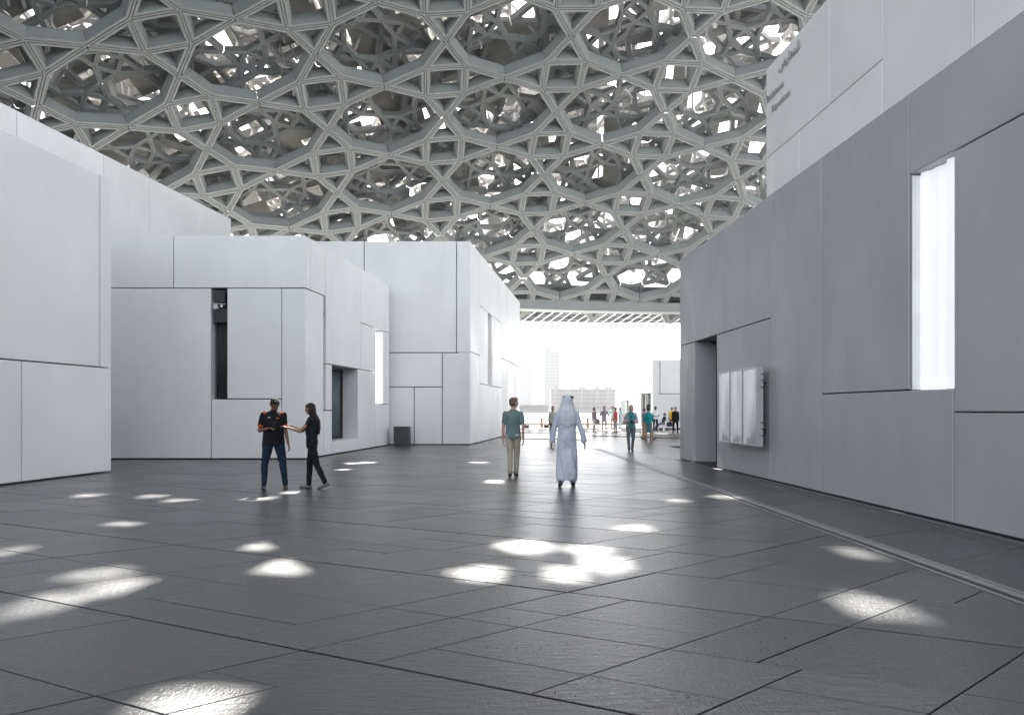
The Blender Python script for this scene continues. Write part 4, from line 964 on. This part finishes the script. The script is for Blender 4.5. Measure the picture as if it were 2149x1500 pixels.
person('man in a yellow shirt standing behind the bench', on(1410, 903), yaw_to(-.2, -1), 1.70, V, (.22, .13, .09), (.02, .015, .012), 'short', (.80, .52, .05), 'short', 'trousers', (.2, .05, .05), (.05, .05, .05))
person('heavy-set man all in black standing beside the right wall corner', on(1417.5, 909.5), yaw_to(-.3, -1), 1.70, V, (.35, .2, .14), (.03, .03, .03), 'short', (.014, .014, .016), 'long', 'trousers', (.012, .012, .014), (.01, .01, .01), bulk=1.14, legs=(((.1, 0, -1), (.04, 0, -1)), ((-.1, 0, -1), (-.04, 0, -1))))
# bench with a seated man
bx, by = ground(1403, 903)
be = thing('bench', 'low white bench with dark gaps beneath it where a man in blue jeans sits', 'bench', (bx, by, 0))
mb = MB(); mb.box(-.75, 1.1, -.25, .3, .20, .44); mb.build('seat', M['steel'], be)
for q in (-.6, -.12, .36, .84): mb = MB(); mb.box(q - .13, q + .13, -.2, .25, 0, .2); mb.build('support', M['darkmetal'], be)
person('seated man in a navy top and blue jeans leaning back on the low white bench', (bx - .42, by - .02, .36), yaw_to(-1, -.25), 1.72, V, (.45, .28, .2), (.03, .02, .02), 'short', (.02, .025, .05), 'short', 'trousers', (.07, .12, .24), (.02, .02, .02), lean=(0, -.25),
    legs=(((.08, 1, -.05), (.02, .45, -1)), ((-.08, 1, -.02), (-.02, .5, -1))), arms=(((.1, .3, -1), (0, .8, -.5)), ((-.1, .25, -1), (0, .8, -.5))))
for o in list(C.objects):
    if o.get('label', '').startswith('seated man'): o.location.z = -.0
bag('black handbag hanging low beside the heavy-set man in black', 1405, 909, .45, .42, .32, (.015, .02, .02))

# ------------------------------------------------------------------ far shore and waterside
M['tower'] = mat('far_tower_facade', (.11, .115, .125), .5, .05, .02)
M['towerwin'] = mat('far_window_band', (.14, .15, .17), .3)
M['twin'] = mat('tower_glazing', (.13, .14, .155), .3)
M['hotel'] = mat('far_hotel_facade', (.26, .25, .24), .6, .04, .02)
M['tree'] = mat('far_tree_foliage', (.05, .075, .035), .7, .4, .3)
def at(px, py, Y): return ((px - CX) / F * Y, Y, EYE - (py - HY) / F * Y)
mb = MB(); mb.box(-900, 900, 705, 2300, -3, .6)
mb.build('far_shore', mat('shore_sand', (.32, .30, .26), .9, .1, .02), kind='structure')
mb = MB()
for i in range(180):
    x = -200 + i * 2.3; mb.hexa([(x, 700, -2), (x + 2.2, 700, -2), (x + 2.1, 704, -2), (x, 704, -2), (x + .3, 701.5, .5 + .3 * rnd.random()), (x + 1.9, 701.5, .6 + .3 * rnd.random()), (x + 1.8, 704, .6), (x + .2, 704, .6)])
mb.build('rocky_breakwater', mat('breakwater_rock', (.22, .21, .2), .9), kind='stuff')
def tower(px0, px1, py, Y, label, step=None):
    x0, _, h = at(px0, py, Y); x1 = at(px1, py, Y)[0]; o = thing('tower_block', label, 'tower', ((x0 + x1) / 2, Y, 0)); w = (x1 - x0) / 2
    mb = MB(); mb.box(-w, w, 0, 30, .6, h)
    if step: mb.box(-w, -w * .1, 2, 28, h, h + 5); 
    mb.build('facade', M['tower'], o)
    n = int(h / 7)
    for i in range(n):
        mb = MB(); z = 6 + i * (h - 8) / n; mb.box(-w * .9, w * .9, -.35, -.02, z, z + 2.6); mb.build('window_band', M['twin'], o)
    mb = MB(); mb.box(-w * .4, w * .3, 8, 22, h + (5 if step else 0) + .01, h + 9); mb.build('plant_room', M['tower'], o)
tower(1142, 1175, 737, 1500, 'tallest pale tower fading into the haze above the far shore', True)
tower(1091, 1116, 766, 1700, 'lower pale tower in the haze beside the left edge of the opening')
x0 = at(1156, 0, 800)[0]; x1 = at(1296, 0, 800)[0]
ho = thing('hotel_block', 'long many-windowed pale waterfront building on the far shore', 'building', ((x0 + x1) / 2, 800, 0)); w = (x1 - x0) / 2; hh = 26.5
mb = MB(); mb.box(-w, w, 0, 18, .5, hh)
for c_, wd_ in ((-w + 6, 6), (-2, 7), (15, 5), (w - 10, 7)): mb.box(c_ - wd_ / 2, c_ + wd_ / 2, -1.2, 10, .5, hh + 2.2)
mb.build('facade', M['hotel'], ho)
for z in (3.5, 8.5, 13.5, 18.2, 22.6):
    for i in range(19):
        x = -w + 2.2 + i * (2 * w - 4.4) / 19; wide = 2.6 if i % 4 in (1, 2) else 1.5
        mb = MB(); mb.box(x, x + wide, -1.5, -1.3, z, z + 1.7); mb.build('window', M['towerwin'], ho)
mb = MB()
for c_ in (-22, 4, 20, 30): mb.add([(c_ - 4, -.8, hh + 2.21), (c_ + 4, -.8, hh + 2.21), (c_ + 4, 8, hh + 2.21), (c_ - 4, 8, hh + 2.21), (c_, 3, hh + 5)], [(0, 1, 4), (1, 2, 4), (2, 3, 4), (3, 0, 4)])
mb.build('roof', M['hotel'], ho, kind='stuff')
x0 = at(1090, 0, 730)[0]; x1 = at(1150, 0, 730)[0]
lo = thing('waterfront_pavilion', 'low flat-roofed pavilion on the far shore left of the long building', 'building', ((x0 + x1) / 2, 730, 0)); w = (x1 - x0) / 2
mb = MB(); mb.box(-w, w, 2, 12, .5, 6.2); mb.build('wall', M['towerwin'], lo)
mb = MB(); mb.box(-w - 1.5, w + .5, 0, 14, 6.25, 7.6); mb.build('flat_roof', M['hotel'], lo)
tr = random.Random(3)
def tree(x, y, h, label):
    o = thing('palm_grove_tree', label, 'tree', (x, y, .6), 0, 'trees along the far shore')
    mb = MB(); mb.tube((0, 0, 0), (0, 0, h * .6), .25, 5, .15); mb.build('trunk', M['core'], o)
    mb = MB()
    for i in range(60):
        a, b, r = tr.uniform(0, 6.28), tr.uniform(-.6, 1.4), h * .38 * tr.uniform(.5, 1); c = Vector((math.cos(a) * math.cos(b) * r, math.sin(a) * math.cos(b) * r, h * .65 + math.sin(b) * r * .8)); s = h * .1
        e = [c + Vector((tr.uniform(-s, s), tr.uniform(-s, s), tr.uniform(-s, s))) for _ in range(3)]; mb.add(e, [(0, 1, 2)])
    mb.build('crown', M['tree'], o)
for i in range(13): tree(at(1088 + i * 5.2 + tr.uniform(-1, 1), 0, 715)[0], 715 + tr.uniform(-4, 4), tr.uniform(3.5, 6.5), 'small dark green tree in the row on the far shore')
# timber rail at the terrace edge
M['wood'] = mat('weathered_timber', (.42, .28, .20), .7, .2, 6)
rl = thing('terrace_rail', 'low timber rail with short posts along the waterside edge of the terrace', 'railing', (0, 58.5, 0))
mb = MB(); mb.box(-9, 10.3, -.12, .12, .22, .38); mb.build('rail', M['wood'], rl)
for x in (-6.5, -2.5, 2.55, 6.5): mb = MB(); mb.box(x - .11, x + .11, .13, .33, 0, .84); mb.build('post', M['wood'], rl)
for x in (1.25, 2.95, -3.5, 5.3): mb = MB(); mb.box(x - .22, x + .22, -.1, .1, 0, .21); mb.build('foot_block', M['darkmetal'], rl)
# air
hz = bpy.data.materials.new('hazy_air'); hz.use_nodes = True; t = hz.node_tree; t.nodes.remove(t.nodes['Principled BSDF'])
pv = t.nodes.new('ShaderNodeVolumePrincipled'); pv.inputs['Color'].default_value = (.80, .82, .85, 1); pv.inputs['Density'].default_value = .00022; pv.inputs['Anisotropy'].default_value = .0
t.links.new(pv.outputs[0], t.nodes['Material Output'].inputs['Volume'])
mb = MB(); mb.box(-1300, 1300, -300, 2600, -4, 175); mb.build('haze', hz, kind='stuff')
